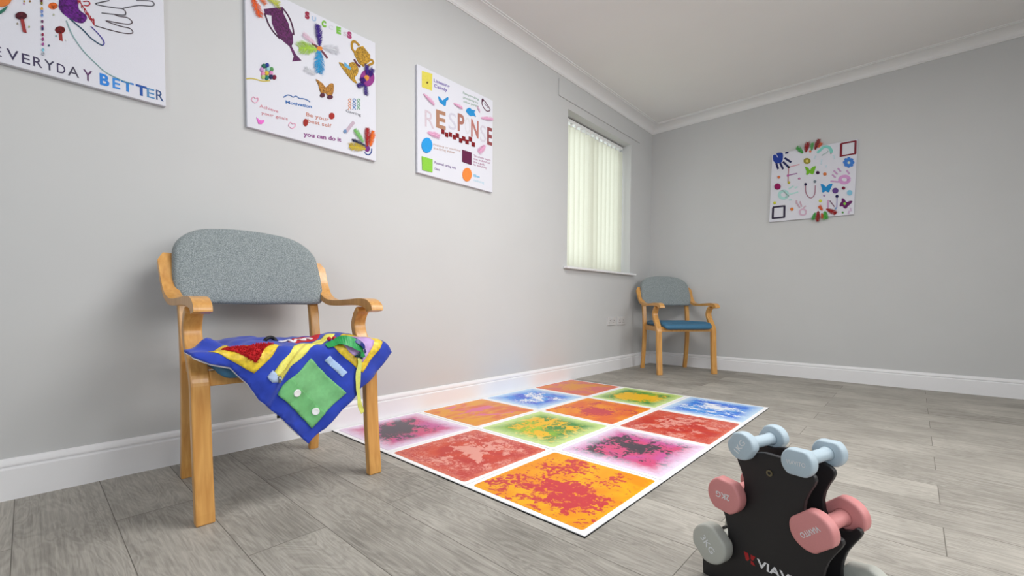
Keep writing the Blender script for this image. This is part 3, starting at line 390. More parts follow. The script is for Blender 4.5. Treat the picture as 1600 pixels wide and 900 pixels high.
  ('poly', 'petal', (62, 124, 205), [(0.5906, 0.4142), (0.5893, 0.4086), (0.5854, 0.405), (0.58, 0.4046), (0.5745, 0.4073), (0.5704, 0.4125), (0.5688, 0.4188), (0.5701, 0.4245), (0.574, 0.428), (0.5794, 0.4285), (0.5849, 0.4257), (0.589, 0.4205)], {}),
  ('poly', 'petal', (62, 124, 205), [(0.5835, 0.3947), (0.5822, 0.3891), (0.5783, 0.3855), (0.5729, 0.385), (0.5674, 0.3877), (0.5632, 0.3929), (0.5616, 0.3992), (0.5629, 0.4049), (0.5668, 0.4085), (0.5723, 0.409), (0.5778, 0.4062), (0.5819, 0.401)], {}),
  ('poly', 'petal', (62, 124, 205), [(0.5651, 0.3898), (0.5637, 0.3841), (0.5598, 0.3805), (0.5544, 0.38), (0.5488, 0.3828), (0.5447, 0.388), (0.543, 0.3943), (0.5444, 0.4), (0.5483, 0.4036), (0.5538, 0.4041), (0.5593, 0.4013), (0.5634, 0.3961)], {}),
  ('poly', 'petal', (62, 124, 205), [(0.5461, 0.4025), (0.5447, 0.3967), (0.5408, 0.3932), (0.5353, 0.3927), (0.5297, 0.3954), (0.5255, 0.4007), (0.5239, 0.407), (0.5252, 0.4128), (0.5292, 0.4163), (0.5347, 0.4168), (0.5403, 0.414), (0.5444, 0.4088)], {}),
  ('poly', 'petal', (62, 124, 205), [(0.5377, 0.4254), (0.5364, 0.4197), (0.5324, 0.4161), (0.5269, 0.4156), (0.5213, 0.4184), (0.5171, 0.4237), (0.5155, 0.4301), (0.5168, 0.4358), (0.5208, 0.4393), (0.5263, 0.4398), (0.5319, 0.437), (0.5361, 0.4317)], {}),
  ('poly', 'petal', (62, 124, 205), [(0.545, 0.445), (0.5436, 0.4393), (0.5397, 0.4357), (0.5342, 0.4353), (0.5286, 0.4381), (0.5244, 0.4434), (0.5228, 0.4497), (0.5241, 0.4555), (0.5281, 0.459), (0.5336, 0.4594), (0.5392, 0.4566), (0.5433, 0.4513)], {}),
  ('poly', 'petal', (62, 124, 205), [(0.5635, 0.4497), (0.5622, 0.4441), (0.5583, 0.4405), (0.5528, 0.4401), (0.5473, 0.4429), (0.5431, 0.4482), (0.5415, 0.4545), (0.5428, 0.4602), (0.5467, 0.4637), (0.5522, 0.4641), (0.5578, 0.4613), (0.5619, 0.456)], {}),
  ('poly', 'petal', (62, 124, 205), [(0.5824, 0.437), (0.5811, 0.4313), (0.5772, 0.4278), (0.5718, 0.4273), (0.5663, 0.4301), (0.5621, 0.4353), (0.5605, 0.4417), (0.5618, 0.4473), (0.5657, 0.4509), (0.5712, 0.4513), (0.5767, 0.4485), (0.5808, 0.4433)], {}),
  ('poly', 'flower', (70, 130, 205), [(0.5746, 0.4176), (0.5721, 0.4062), (0.5645, 0.3991), (0.5539, 0.3981), (0.5431, 0.4035), (0.535, 0.4139), (0.5318, 0.4266), (0.5344, 0.438), (0.542, 0.4452), (0.5527, 0.4461), (0.5634, 0.4406), (0.5714, 0.4302)], {}),
  ('poly', 'flower_centre', (195, 205, 190), [(0.5624, 0.4182), (0.5614, 0.4132), (0.5584, 0.4101), (0.5543, 0.4095), (0.55, 0.4118), (0.5468, 0.4163), (0.5456, 0.4217), (0.5466, 0.4267), (0.5495, 0.4299), (0.5537, 0.4304), (0.558, 0.4281), (0.5611, 0.4236)], {}),
  ('poly', 'pompom', (60, 18, 66), [(0.3601, 0.374), (0.3585, 0.3673), (0.3538, 0.363), (0.3472, 0.3624), (0.3405, 0.3656), (0.3355, 0.3717), (0.3335, 0.3791), (0.3352, 0.3859), (0.3399, 0.3901), (0.3465, 0.3907), (0.3532, 0.3875), (0.3582, 0.3814)], {'dome': 1}),
  ('poly', 'pompom', (214, 120, 62), [(0.4104, 0.354), (0.4088, 0.3473), (0.4042, 0.3431), (0.3977, 0.3424), (0.3911, 0.3456), (0.3862, 0.3516), (0.3843, 0.359), (0.3859, 0.3657), (0.3905, 0.3699), (0.397, 0.3705), (0.4036, 0.3673), (0.4085, 0.3613)], {'dome': 1}),
  ('stroke', 'handprint', (205, 150, 200), [(0.5609, 0.283), (0.5578, 0.2713), (0.5487, 0.2634), (0.5355, 0.2613), (0.5213, 0.2654), (0.5093, 0.2748), (0.5023, 0.2874), (0.502, 0.3003), (0.5084, 0.3105), (0.52, 0.3155), (0.5341, 0.3144), (0.5475, 0.3073), (0.5572, 0.296), (0.5609, 0.283)], 0.0206, {}),
  ('stroke', 'finger_print', (190, 150, 190), [(0.4823, 0.3898), (0.5046, 0.3559)], 0.0097, {}),
  ('stroke', 'finger_print', (190, 150, 190), [(0.456, 0.3748), (0.4836, 0.3378)], 0.0098, {}),
  ('stroke', 'finger_print', (190, 150, 190), [(0.4468, 0.3441), (0.4716, 0.3134)], 0.0098, {}),
  ('stroke', 'finger_print', (190, 150, 190), [(0.4371, 0.2906), (0.4947, 0.2754)], 0.0105, {}),
  ('stroke', 'finger_print', (190, 150, 190), [(0.5419, 0.3618), (0.5622, 0.3267)], 0.0097, {}),
  ('poly', 'pompom', (214, 116, 70), [(0.0719, 0.3851), (0.0705, 0.3788), (0.0664, 0.3748), (0.0606, 0.3741), (0.0548, 0.3769), (0.0504, 0.3825), (0.0487, 0.3894), (0.0501, 0.3957), (0.0543, 0.3997), (0.06, 0.4004), (0.0659, 0.3975), (0.0702, 0.3919)], {'dome': 1}),
  ('poly', 'rosette', (150, 16, 90), [(0.0796, 0.3021), (0.0765, 0.2882), (0.0674, 0.2791), (0.0546, 0.2774), (0.0416, 0.2835), (0.0319, 0.2958), (0.0281, 0.311), (0.0312, 0.325), (0.0405, 0.3341), (0.0533, 0.3357), (0.0662, 0.3295), (0.0758, 0.3172)], {'dome': 1}),
  ('poly', 'pompom', (206, 208, 60), [(0.049, 0.1643), (0.0476, 0.1579), (0.0434, 0.1537), (0.0376, 0.1528), (0.0317, 0.1554), (0.0273, 0.1609), (0.0255, 0.1678), (0.027, 0.1741), (0.0311, 0.1783), (0.037, 0.1792), (0.0429, 0.1766), (0.0472, 0.1711)], {'dome': 1}),
  ('poly', 'pompom', (224, 124, 56), [(0.1846, 0.0922), (0.1831, 0.0851), (0.1785, 0.0803), (0.1722, 0.0792), (0.1657, 0.0821), (0.1609, 0.0881), (0.159, 0.0958), (0.1605, 0.1029), (0.1651, 0.1077), (0.1715, 0.1088), (0.1779, 0.1059), (0.1827, 0.0998)], {'dome': 1}),
  ('poly', 'pompom', (190, 130, 165), [(0.226, 0.3472), (0.2248, 0.3429), (0.2211, 0.3402), (0.2161, 0.34), (0.2109, 0.3421), (0.2071, 0.3462), (0.2056, 0.351), (0.2069, 0.3553), (0.2105, 0.358), (0.2156, 0.3582), (0.2207, 0.3561), (0.2246, 0.352)], {'dome': 1}),
  ('stroke', 'handprint', (168, 212, 208), [(0.1347, 0.2233), (0.1314, 0.2092), (0.1217, 0.1994), (0.1076, 0.1963), (0.0924, 0.2004), (0.0795, 0.2111), (0.072, 0.2257), (0.0717, 0.241), (0.0785, 0.2534), (0.091, 0.2599), (0.1061, 0.2592), (0.1204, 0.2515), (0.1307, 0.2385), (0.1347, 0.2233)], 0.0195, {}),
  ('stroke', 'handprint', (140, 160, 160), [(0.0797, 0.2648), (0.1002, 0.2614), (0.1253, 0.2294), (0.1418, 0.2106), (0.1178, 0.2028)], 0.0066, {}),
  ('stroke', 'finger_print', (180, 218, 214), [(0.1404, 0.2731), (0.1758, 0.2946)], 0.0102, {}),
  ('stroke', 'finger_print', (180, 218, 214), [(0.1495, 0.2255), (0.2127, 0.2358)], 0.0102, {}),
  ('stroke', 'finger_print', (180, 218, 214), [(0.1862, 0.2722), (0.2057, 0.2826)], 0.0101, {}),
  ('stroke', 'finger_print', (180, 218, 214), [(0.1466, 0.1775), (0.1667, 0.1767)], 0.0102, {}),
  ('stroke', 'stick_square', (44, 34, 60), [(0.0248, 0.1287), (0.1188, 0.1284)], 0.0123, {}),
  ('stroke', 'stick_square', (44, 34, 60), [(0.1146, 0.1313), (0.1163, 0.0264)], 0.0131, {}),
  ('stroke', 'stick_square', (44, 34, 60), [(0.1211, 0.0304), (0.022, 0.0312)], 0.0112, {}),
  ('stroke', 'stick_square', (44, 34, 60), [(0.0269, 0.1274), (0.027, 0.0306)], 0.0132, {}),
  ('stroke', 'handprint', (205, 175, 195), [(0.2779, 0.0557), (0.2755, 0.0444), (0.2681, 0.0365), (0.2575, 0.0337), (0.246, 0.0366), (0.2363, 0.0447), (0.2306, 0.0561), (0.2303, 0.0681), (0.2355, 0.078), (0.2448, 0.0835), (0.2563, 0.0834), (0.2671, 0.0776), (0.2749, 0.0676), (0.2779, 0.0557)], 0.0109, {}),
  ('stroke', 'finger_print', (195, 165, 180), [(0.2297, 0.0987), (0.203, 0.1482)], 0.0092, {}),
  ('stroke', 'finger_print', (195, 165, 180), [(0.2032, 0.1391), (0.2034, 0.1665)], 0.0092, {}),
  ('stroke', 'finger_print', (195, 165, 180), [(0.2431, 0.1059), (0.2284, 0.1536)], 0.0092, {}),
  ('stroke', 'finger_print', (195, 165, 180), [(0.2551, 0.0905), (0.2732, 0.1106)], 0.0091, {}),
  ('poly', 'pompom', (24, 18, 60), [(0.2738, 0.2911), (0.2726, 0.2854), (0.269, 0.2818), (0.264, 0.2811), (0.2589, 0.2835), (0.2552, 0.2885), (0.2537, 0.2946), (0.2549, 0.3003), (0.2585, 0.3039), (0.2634, 0.3046), (0.2685, 0.3022), (0.2723, 0.2972)], {'dome': 1}),
  ('stroke', 'letter_u', (160, 110, 130), [(0.264, 0.2815), (0.268, 0.2289), (0.2835, 0.1912), (0.306, 0.1723), (0.3254, 0.1827), (0.3341, 0.2135), (0.3345, 0.2714)], 0.0054, {}),
  ('poly', 'pompom', (110, 125, 135), [(0.3397, 0.3039), (0.3385, 0.2983), (0.3351, 0.2947), (0.3302, 0.294), (0.3253, 0.2965), (0.3216, 0.3014), (0.3201, 0.3074), (0.3213, 0.313), (0.3248, 0.3166), (0.3296, 0.3173), (0.3346, 0.3149), (0.3383, 0.3099)], {'dome': 1}),
  ('poly', 'butterfly', (16, 134, 198), [(0.3717, 0.276), (0.3921, 0.2701), (0.4091, 0.2486), (0.4269, 0.2662), (0.4521, 0.2674), (0.4463, 0.2409), (0.4381, 0.2204), (0.4328, 0.2016), (0.4175, 0.2059), (0.4091, 0.2178), (0.3984, 0.2064), (0.3844, 0.2087), (0.3822, 0.2365)], {}),
  ('poly', 'flower', (92, 56, 130), [(0.4951, 0.2043), (0.4926, 0.1934), (0.4852, 0.1864), (0.475, 0.185), (0.4645, 0.1898), (0.4566, 0.1994), (0.4535, 0.2113), (0.456, 0.2222), (0.4635, 0.2292), (0.4738, 0.2305), (0.4842, 0.2256), (0.492, 0.2161)], {}),
  ('poly', 'pompom', (116, 24, 56), [(0.5404, 0.2181), (0.5389, 0.2119), (0.5347, 0.2079), (0.5288, 0.2072), (0.5228, 0.21), (0.5182, 0.2155), (0.5165, 0.2222), (0.5179, 0.2285), (0.5222, 0.2325), (0.5281, 0.2332), (0.5341, 0.2304), (0.5386, 0.2249)], {'dome': 1}),
  ('poly', 'flower', (130, 190, 215), [(0.587, 0.1739), (0.585, 0.1636), (0.5789, 0.1567), (0.5704, 0.1553), (0.5616, 0.1595), (0.5551, 0.1685), (0.5525, 0.1796), (0.5545, 0.19), (0.5607, 0.1968), (0.5693, 0.1982), (0.578, 0.1939), (0.5845, 0.185)], {}),
  ('stroke', 'letter_n', (195, 150, 185), [(0.4303, 0.0702), (0.4287, 0.1364)], 0.0079, {}),
  ('stroke', 'letter_n', (130, 96, 120), [(0.4404, 0.1311), (0.4748, 0.077)], 0.0053, {}),
  ('stroke', 'letter_n', (150, 140, 190), [(0.4901, 0.0661), (0.4886, 0.1533)], 0.0052, {}),
  ('poly', 'pompom', (30, 26, 80), [(0.4977, 0.1583), (0.4964, 0.152), (0.4926, 0.1479), (0.4873, 0.1469), (0.4819, 0.1495), (0.4779, 0.155), (0.4763, 0.1617), (0.4775, 0.1681), (0.4813, 0.1722), (0.4867, 0.1731), (0.492, 0.1705), (0.4961, 0.1651)], {'dome': 1}),
  ('poly', 'pompom', (130, 160, 200), [(0.4902, 0.0617), (0.4893, 0.0571), (0.4865, 0.054), (0.4826, 0.0532), (0.4786, 0.0551), (0.4756, 0.059), (0.4745, 0.064), (0.4754, 0.0686), (0.4782, 0.0717), (0.4821, 0.0725), (0.4861, 0.0706), (0.489, 0.0667)], {'dome': 1}),
  ('poly', 'pompom', (210, 212, 70), [(0.3862, 0.1363), (0.3849, 0.1299), (0.3809, 0.1256), (0.3754, 0.1246), (0.3698, 0.1273), (0.3656, 0.1328), (0.3639, 0.1397), (0.3652, 0.1462), (0.3692, 0.1504), (0.3748, 0.1514), (0.3804, 0.1487), (0.3846, 0.1432)], {'dome': 1}),
  ('poly', 'pompom', (160, 130, 175), [(0.4072, 0.1772), (0.4064, 0.1729), (0.4038, 0.1701), (0.4001, 0.1695), (0.3964, 0.1713), (0.3936, 0.175), (0.3925, 0.1795), (0.3934, 0.1838), (0.396, 0.1866), (0.3997, 0.1872), (0.4034, 0.1854), (0.4061, 0.1818)], {'dome': 1}),
  ('poly', 'pompom', (90, 150, 80), [(0.5381, 0.0226), (0.5372, 0.0184), (0.5347, 0.0156), (0.5313, 0.0149), (0.5277, 0.0165), (0.5251, 0.02), (0.524, 0.0245), (0.5248, 0.0287), (0.5273, 0.0315), (0.5308, 0.0322), (0.5344, 0.0306), (0.537, 0.0271)], {'dome': 1}),
  ('poly', 'butterfly', (96, 14, 90), [(0.52, 0.1396), (0.537, 0.1327), (0.5516, 0.1046), (0.5756, 0.1117), (0.5916, 0.1037), (0.5764, 0.0816), (0.5629, 0.0686), (0.553, 0.0528), (0.5361, 0.0587), (0.5287, 0.0736), (0.5086, 0.0756), (0.5115, 0.0999), (0.52, 0.1137)], {}),
  ('poly', 'flower_centre', (130, 200, 70), [(0.5506, 0.0919), (0.5495, 0.0864), (0.5463, 0.0828), (0.5418, 0.082), (0.5372, 0.0842), (0.5337, 0.0888), (0.5324, 0.0946), (0.5334, 0.1), (0.5367, 0.1037), (0.5412, 0.1045), (0.5458, 0.1023), (0.5492, 0.0977)], {}),
  ('feather', 'feather', (226, 96, 30), (0.3938, 0.0533), (0.3706, 0.0965), 0.0245, 2.4),
  ('feather', 'feather', (60, 160, 60), (0.3438, 0.0467), (0.3303, -0.0142), 0.0269, 1.6),
  ('feather', 'feather', (150, 14, 20), (0.3641, 0.0574), (0.3644, -0.0318), 0.0313, 3),
  ('feather', 'feather', (214, 60, 30), (0.3887, 0.0362), (0.3991, -0.0094), 0.0222, 2),
  ('feather', 'feather', (70, 175, 60), (0.4104, 0.051), (0.4194, -0.0164), 0.0355, 2),
  ('feather', 'feather', (160, 20, 26), (0.4173, 0.0677), (0.487, 0.0208), 0.0354, 3),
  ('stroke', 'drawn_mark', (200, 180, 205), [(0.5697, 0.0076), (0.5725, 0.0329)], 0.0104, {}),
  ('stroke', 'drawn_mark', (200, 180, 205), [(0.5805, 0.0553), (0.5854, 0.0269)], 0.0085, {}),
 ],
}
BLANKET = {'outline': [(-4.2414, -0.0236), (-4.2299, 0.0193), (-4.2137, 0.0295), (-4.1905, 0.0414), (-4.1632, 0.0497), (-4.1449, 0.0551), (-4.1265, 0.0777), (-4.0995, 0.1086), (-4.0849, 0.1361), (-4.0741, 0.1585), (-4.0463, 0.1877), (-4.0223, 0.2132), (-3.9941, 0.2476), (-3.9609, 0.2862), (-3.9321, 0.3211), (-3.9194, 0.308), (-3.906, 0.3001), (-3.8775, 0.2828), (-3.8528, 0.2574), (-3.826, 0.2302), (-3.7731, 0.1833), (-3.7663, 0.1707), (-3.7018, 0.1331), (-3.663, 0.0935), (-3.623, 0.052), (-3.668, -0.012), (-3.7, -0.05), (-3.703, -0.2), (-3.71, -0.355), (-4.15, -0.355), (-4.158, -0.2), (-4.16, -0.075), (-4.2, -0.05)],
 'frame': [[(-4.192, 0.0), (-4.085, -0.105), (-3.985, -0.02), (-4.084, 0.077)]],
 'shag': [[(-4.158, -0.004), (-4.085, -0.078), (-4.016, -0.022), (-4.084, 0.044)]],
 'zip': [[(-4.034, 0.083), (-4.009, 0.05), (-3.99, 0.03), (-3.953, -0.009), (-3.87, -0.07), (-3.8, -0.135), (-3.775, -0.11), (-3.83, -0.05), (-3.892, 0.002), (-3.9195, 0.017), (-3.9437, 0.0394), (-3.9671, 0.0596), (-3.99, 0.0741), (-4.011, 0.0952), (-4.0188, 0.1039)]],
 'zip_end': [[(-4.0523, 0.0924), (-4.034, 0.0767), (-4.0189, 0.1047), (-4.0421, 0.109)]],
 'lace_patch': [[(-3.935, -0.12), (-3.87, -0.25), (-3.79, -0.19), (-3.86, -0.085)]],
 'lacing': [[(-3.97, -0.1), (-3.925, -0.15), (-3.92, -0.115), (-3.885, -0.17), (-3.88, -0.13), (-3.85, -0.19), (-3.84, -0.15)]],
 'tag_strip': [[(-3.8778, 0.0579), (-3.8616, 0.0438), (-3.8037, 0.1053), (-3.8198, 0.1206)]],
 'pocket': [[(-3.9203, 0.0486), (-3.8112, 0.1721), (-3.9217, 0.2724), (-4.0281, 0.1434)]],
 'flap': [[(-3.9851, 0.105), (-3.8735, 0.2331), (-3.9211, 0.2741), (-4.0284, 0.1443)]],
 'frame2': [[(-3.852, 0.012), (-3.757, -0.09), (-3.661, 0.015), (-3.754, 0.112)]],
 'lilac': [[(-3.82, 0.012), (-3.757, -0.056), (-3.693, 0.014), (-3.754, 0.078)]],
 'buttons': [(-3.9717, 0.1502), (-3.9045, 0.2222)],
 'beads': [(-3.8369, -0.0246), (-3.8213, -0.0256)],
 'green_ribbon': [[(-3.8656, 0.0166), (-3.8303, 0.0122), (-3.8015, 0.0174), (-3.7777, 0.0245), (-3.7596, 0.0396), (-3.7501, 0.0623)]],
 'navy_ribbon': [[(-3.7966, 0.0082), (-3.7733, 0.0194), (-3.7501, 0.0355), (-3.7393, 0.0485)]],
 'yellow_ribbon': [[(-3.7661, 0.0609), (-3.7644, 0.0807), (-3.7688, 0.1099), (-3.7742, 0.1387), (-3.7772, 0.1632), (-3.7748, 0.173), (-3.7749, 0.1968)]],
 'loop': (-3.9716, -0.1828), 'knot': (-3.7684, 0.0575), 'hook': (-4.0205, 0.2116), 'pull': (-4.0281, 0.0951)}

# ---------------------------------------------------------------- mesh helpers
def obj(name, bm, m, parent=None, smooth=False, bev=0., seg=2):
    me = bpy.data.meshes.new(name); bmesh.ops.recalc_face_normals(bm, faces=bm.faces[:]); bm.to_mesh(me); bm.free()
    if smooth:
        for p in me.polygons: p.use_smooth = True
    for mm in (m if isinstance(m, (list, tuple)) else [m]): me.materials.append(mm)
    o = bpy.data.objects.new(name, me); COL.objects.link(o)
    if parent: o.parent = parent
    if bev:
        b = o.modifiers.new('bevel', 'BEVEL'); b.width = bev; b.segments = seg; b.limit_method = 'ANGLE'; b.angle_limit = .6
        if smooth is None: pass
    return o
def empty(name, loc=(0, 0, 0), rz=0.):
    o = bpy.data.objects.new(name, None); COL.objects.link(o); o.location = loc; o.rotation_euler = (0, 0, rz); o.empty_display_size = .05; return o
def tag(o, label, cat, group=None):
    o['label'] = label; o['category'] = cat
    if group: o['group'] = group
    return o
def box(bm, c0, c1):
    v = [bm.verts.new((x, y, z)) for x in (c0[0], c1[0]) for y in (c0[1], c1[1]) for z in (c0[2], c1[2])]
    for f in ((0, 1, 3, 2), (4, 6, 7, 5), (0, 4, 5, 1), (2, 3, 7, 6), (0, 2, 6, 4), (1, 5, 7, 3)): bm.faces.new([v[i] for i in f])
    return bm
def prism(bm, pts, d0, d1, plane='XZ'):
    # polygon pts extruded between two depths along the axis left out of plane
    def P(a, b, d): return {'XZ': (a, d, b), 'XY': (a, b, d), 'YZ': (d, a, b)}[plane]
    A = [bm.verts.new(P(a, b, d0)) for a, b in pts]; B = [bm.verts.new(P(a, b, d1)) for a, b in pts]
    n = len(pts); bm.faces.new(A); bm.faces.new(B[::-1])
    for i in range(n): bm.faces.new((A[i], B[i], B[(i+1) % n], A[(i+1) % n]))
    return bm
def smooth_path(pts, n=8, closed=False):
    out = []; m = len(pts); rng = range(m) if closed else range(m-1)
    for i in rng:
        p1, p2 = Vector(pts[i % m]), Vector(pts[(i+1) % m])
        p0 = Vector(pts[(i-1) % m]) if closed or i > 0 else p1*2-p2
        p3 = Vector(pts[(i+2) % m]) if closed or i < m-2 else p2*2-p1
        for k in range(n):
            t = k/n
            out.append(.5*((2*p1)+(p2-p0)*t+(2*p0-5*p1+4*p2-p3)*t*t+(3*p1-p0-3*p2+p3)*t**3))
    if not closed: out.append(Vector(pts[-1]))
    return out
def strip(bm, path, thick, y0, y1, wfun=None):
    # bent laminated strip: path in (x, z), swept across y
    n = len(path); rows = []
    for i, p in enumerate(path):
        t = (path[min(i+1, n-1)]-path[max(i-1, 0)]).normalized(); nn = Vector((-t.y, t.x))
        h = (thick(i/(n-1)) if callable(thick) else thick)/2
        a, b = (y0, y1) if wfun is None else wfun(i/(n-1))
        q = [(p+nn*h, a), (p+nn*h, b), (p-nn*h, b), (p-nn*h, a)]
        rows.append([bm.verts.new((v.x, y, v.y)) for v, y in q])
    for i in range(n-1):
        for k in range(4): bm.faces.new((rows[i][k], rows[i][(k+1) % 4], rows[i+1][(k+1) % 4], rows[i+1][k]))
    bm.faces.new(rows[0]); bm.faces.new(rows[-1][::-1]); return bm
def tube(bm, pts, r, seg=10):
    pts = [Vector(p) for p in pts]; rings = []; n = len(pts)
    for i, p in enumerate(pts):
        t = (pts[min(i+1, n-1)]-pts[max(i-1, 0)]).normalized(); a = t.orthogonal().normalized() if i == 0 else (a-t*a.dot(t)).normalized(); b2 = t.cross(a)
        rings.append([bm.verts.new(p+(a*math.cos(2*PI*k/seg)+b2*math.sin(2*PI*k/seg))*r) for k in range(seg)])
    for i in range(n-1):
        for k in range(seg): bm.faces.new((rings[i][k], rings[i][(k+1) % seg], rings[i+1][(k+1) % seg], rings[i+1][k]))
    bm.faces.new(rings[0][::-1]); bm.faces.new(rings[-1]); return bm
def round_poly(pts, r, n=5):
    out = []; m = len(pts)
    for i in range(m):
        p = Vector(pts[i]); a = (Vector(pts[i-1])-p); b = (Vector(pts[(i+1) % m])-p); rr = r[i] if isinstance(r, (list, tuple)) else r
        rr = min(rr, a.length*.49, b.length*.49); A = p+a.normalized()*rr; B = p+b.normalized()*rr
        for k in range(n+1):
            t = k/n; out.append(A*(1-t)**2+p*2*t*(1-t)+B*t*t)
    return out

# ---------------------------------------------------------------- the room
X1, Y0, H = 4.3, -6.6, 2.5
WT = .30
def structure(o): o['kind'] = 'structure'; return o
m_wall = mat('greige_wall_paint', WALLC, .85, .012, 3, .03)
m_ceil = mat('matt_white_ceiling_paint', CEILC, .9, .01, 3)
m_trim = mat('white_satin_gloss_paint', (236, 236, 238), .38, .01, 6)
m_cove = mat('white_cornice_paint', (232, 232, 232), .7, .01, 6)
structure(obj('floor', box(bmesh.new(), (-.02, Y0, -.05), (X1, .02, 0)), floor_mat()))
structure(obj('ceiling', box(bmesh.new(), (-WT, Y0-.1, H), (X1+.1, .1, H+.08)), m_ceil))
# left wall with the window recess
WY0, WY1, WZ0, WZ1 = -1.541, -.466, .934, 2.204
bm = bmesh.new()
box(bm, (-WT, Y0, 0), (0, WY0, H)); box(bm, (-WT, WY1, 0), (0, 0, H)); box(bm, (-WT, WY0, 0), (0, WY1, WZ0)); box(bm, (-WT, WY0, WZ1), (0, WY1, H))
structure(obj('wall_left', bm, m_wall))
structure(obj('wall_back', box(bmesh.new(), (-WT, 0, -.05), (X1+.1, .12, H)), m_wall))
structure(obj('wall_right', box(bmesh.new(), (X1, Y0, -.05), (X1+.12, 0, H)), m_wall))
structure(obj('wall_front', box(bmesh.new(), (-WT, Y0-.12, -.05), (X1+.1, Y0, H)), m_wall))
def run(name, prof, m, side):
    # moulding profile (out from wall, z) run along a wall with a mitred corner
    bm = bmesh.new(); n = len(prof)
    if side == 'left': A = [bm.verts.new((o, Y0, z)) for o, z in prof]; B = [bm.verts.new((o, -o, z)) for o, z in prof]
    elif side == 'back': A = [bm.verts.new((o, -o, z)) for o, z in prof]; B = [bm.verts.new((X1, -o, z)) for o, z in prof]
    for i in range(n): bm.faces.new((A[i], A[(i+1) % n], B[(i+1) % n], B[i]))
    bm.faces.new(A); bm.faces.new(B[::-1])
    return structure(obj(name, bm, m))
sk = [(0, 0), (.018, 0), (.018, .097), (.0165, .0995), (.011, .101), (.011, .1045), (.0145, .108), (.0145, .113), (.012, .121), (.0075, .127), (.004, .1295), (0, .1295)]
run('baseboard_left', sk, m_trim, 'left'); run('baseboard_back', sk, m_trim, 'back')
cv = [(0, H), (0, 2.432), (.007, 2.432), (.009, 2.438)]
for k in range(9):
    a = k/8*PI/2; cv.append((.012+.080*(1-math.cos(a)), 2.440+.050*math.sin(a)))
cv += [(.094, 2.4935), (.106, 2.4935), (.106, H)]
run('trim_1', cv, m_cove, 'left'); run('trim_2', cv, m_cove, 'back')
# shallow boxed panel over the window, painted like the wall
structure(obj('trim_3', box(bmesh.new(), (0, -1.678, 2.267), (.009, -.292, 2.40)), m_wall, bev=.003))
# window: frame, glass, board
win = empty('window_1', (-.2, (WY0+WY1)/2, WZ0)); win['kind'] = 'structure'
m_upvc = mat('white_upvc', (240, 241, 240), .3, .01, 10)
cw_, ch_ = (WY1-WY0)/2, WZ1-WZ0
bm = bmesh.new(); f = .06
box(bm, (-.03, -cw_, 0), (.03, -cw_+f, ch_)); box(bm, (-.03, cw_-f, 0), (.03, cw_, ch_)); box(bm, (-.03, -cw_+f, 0), (.03, cw_-f, f)); box(bm, (-.03, -cw_+f, ch_-f), (.03, cw_-f, ch_)); box(bm, (-.03, -.04, f), (.03, .04, ch_-f))
obj('window_frame', bm, m_upvc, win, bev=.004)
gm = bpy.data.materials.new('window_glass'); gm.use_nodes = True
nt = gm.node_tree; gb = nt.nodes['Principled BSDF']; gb.inputs['Base Color'].default_value = (.95, 1, .97, 1); gb.inputs['Roughness'].default_value = 0; gb.inputs['Transmission Weight'].default_value = 1; gb.inputs['IOR'].default_value = 1.01
for y0, y1 in ((-cw_+f, -.04), (.04, cw_-f)): obj('window_pane', box(bmesh.new(), (-.006, y0, f), (.006, y1, ch_-f)), gm, win)
sill = box(bmesh.new(), (-.17, WY0+.0, WZ0-.012), (.0, WY1, WZ0+.002)); box(sill, (-.0, -1.592, WZ0-.016), (.045, -.402, WZ0+.002))
structure(obj('window_sill', sill, m_trim, bev=.004)).name = 'trim_4'
# vertical blind
bl = empty('vertical_blind', (-.105, -1.01, WZ0+.002)); tag(bl, 'cream vertical blind of overlapping fabric vanes hanging in the window', 'blind')
def vane_mat():
    m = bpy.data.materials.new('cream_blind_fabric'); m.use_nodes = True; nt = m.node_tree; N, L = nt.nodes, nt.links
    tc = N.new('ShaderNodeTexCoord'); nz = N.new('ShaderNodeTexNoise'); nz.inputs['Scale'].default_value = 160; L.new(tc.outputs['Object'], nz.inputs['Vector'])
    cr = N.new('ShaderNodeValToRGB'); cr.color_ramp.elements[0].color = lin((228, 228, 212))+(1,); cr.color_ramp.elements[1].color = lin((240, 240, 228))+(1,); L.new(nz.outputs['Fac'], cr.inputs['Fac'])
    d = N.new('ShaderNodeBsdfDiffuse'); t = N.new('ShaderNodeBsdfTranslucent'); mx = N.new('ShaderNodeMixShader'); mx.inputs[0].default_value = .5
    L.new(cr.outputs[0], d.inputs[0]); L.new(cr.outputs[0], t.inputs[0]); L.new(d.outputs[0], mx.inputs[1]); L.new(t.outputs[0], mx.inputs[2]); L.new(mx.outputs[0], N['Material Output'].inputs[0])
    return m
VM = vane_mat(); NV = 14; VH = ch_
obj('head_rail', box(bmesh.new(), (-.022, -.528, VH-.038), (.022, .528, VH-.012)), m_upvc, bl, bev=.003)
for k in range(NV):
    yc = -.490+k*.98/(NV-1); bm = bmesh.new(); n = 6; th = math.radians(24); rows = []
    for j in range(n+1):
        t = (j/n-.5)*.089; bow = .004*(1-(2*j/n-1)**2)
        x = t*math.sin(th)+bow*math.cos(th); y = yc+t*math.cos(th)
        rows.append([bm.verts.new((x, y, z)) for z in (.018, .4, .8, VH-.06)])
    for j in range(n):
        for q in range(3): bm.faces.new((rows[j][q], rows[j+1][q], rows[j+1][q+1], rows[j][q+1]))
    o = obj('vane', bm, VM, bl, smooth=True)
    obj('hanger', box(bmesh.new(), (-.004, yc-.012, VH-.066), (.004, yc+.012, VH-.036)), m_upvc, o)
bm = bmesh.new(); tube(bm, [(.012, -.50+i*.05, .03-.004*(i % 2)) for i in range(21)], .0014, 6); obj('bottom_chain', bm, m_upvc, bl)
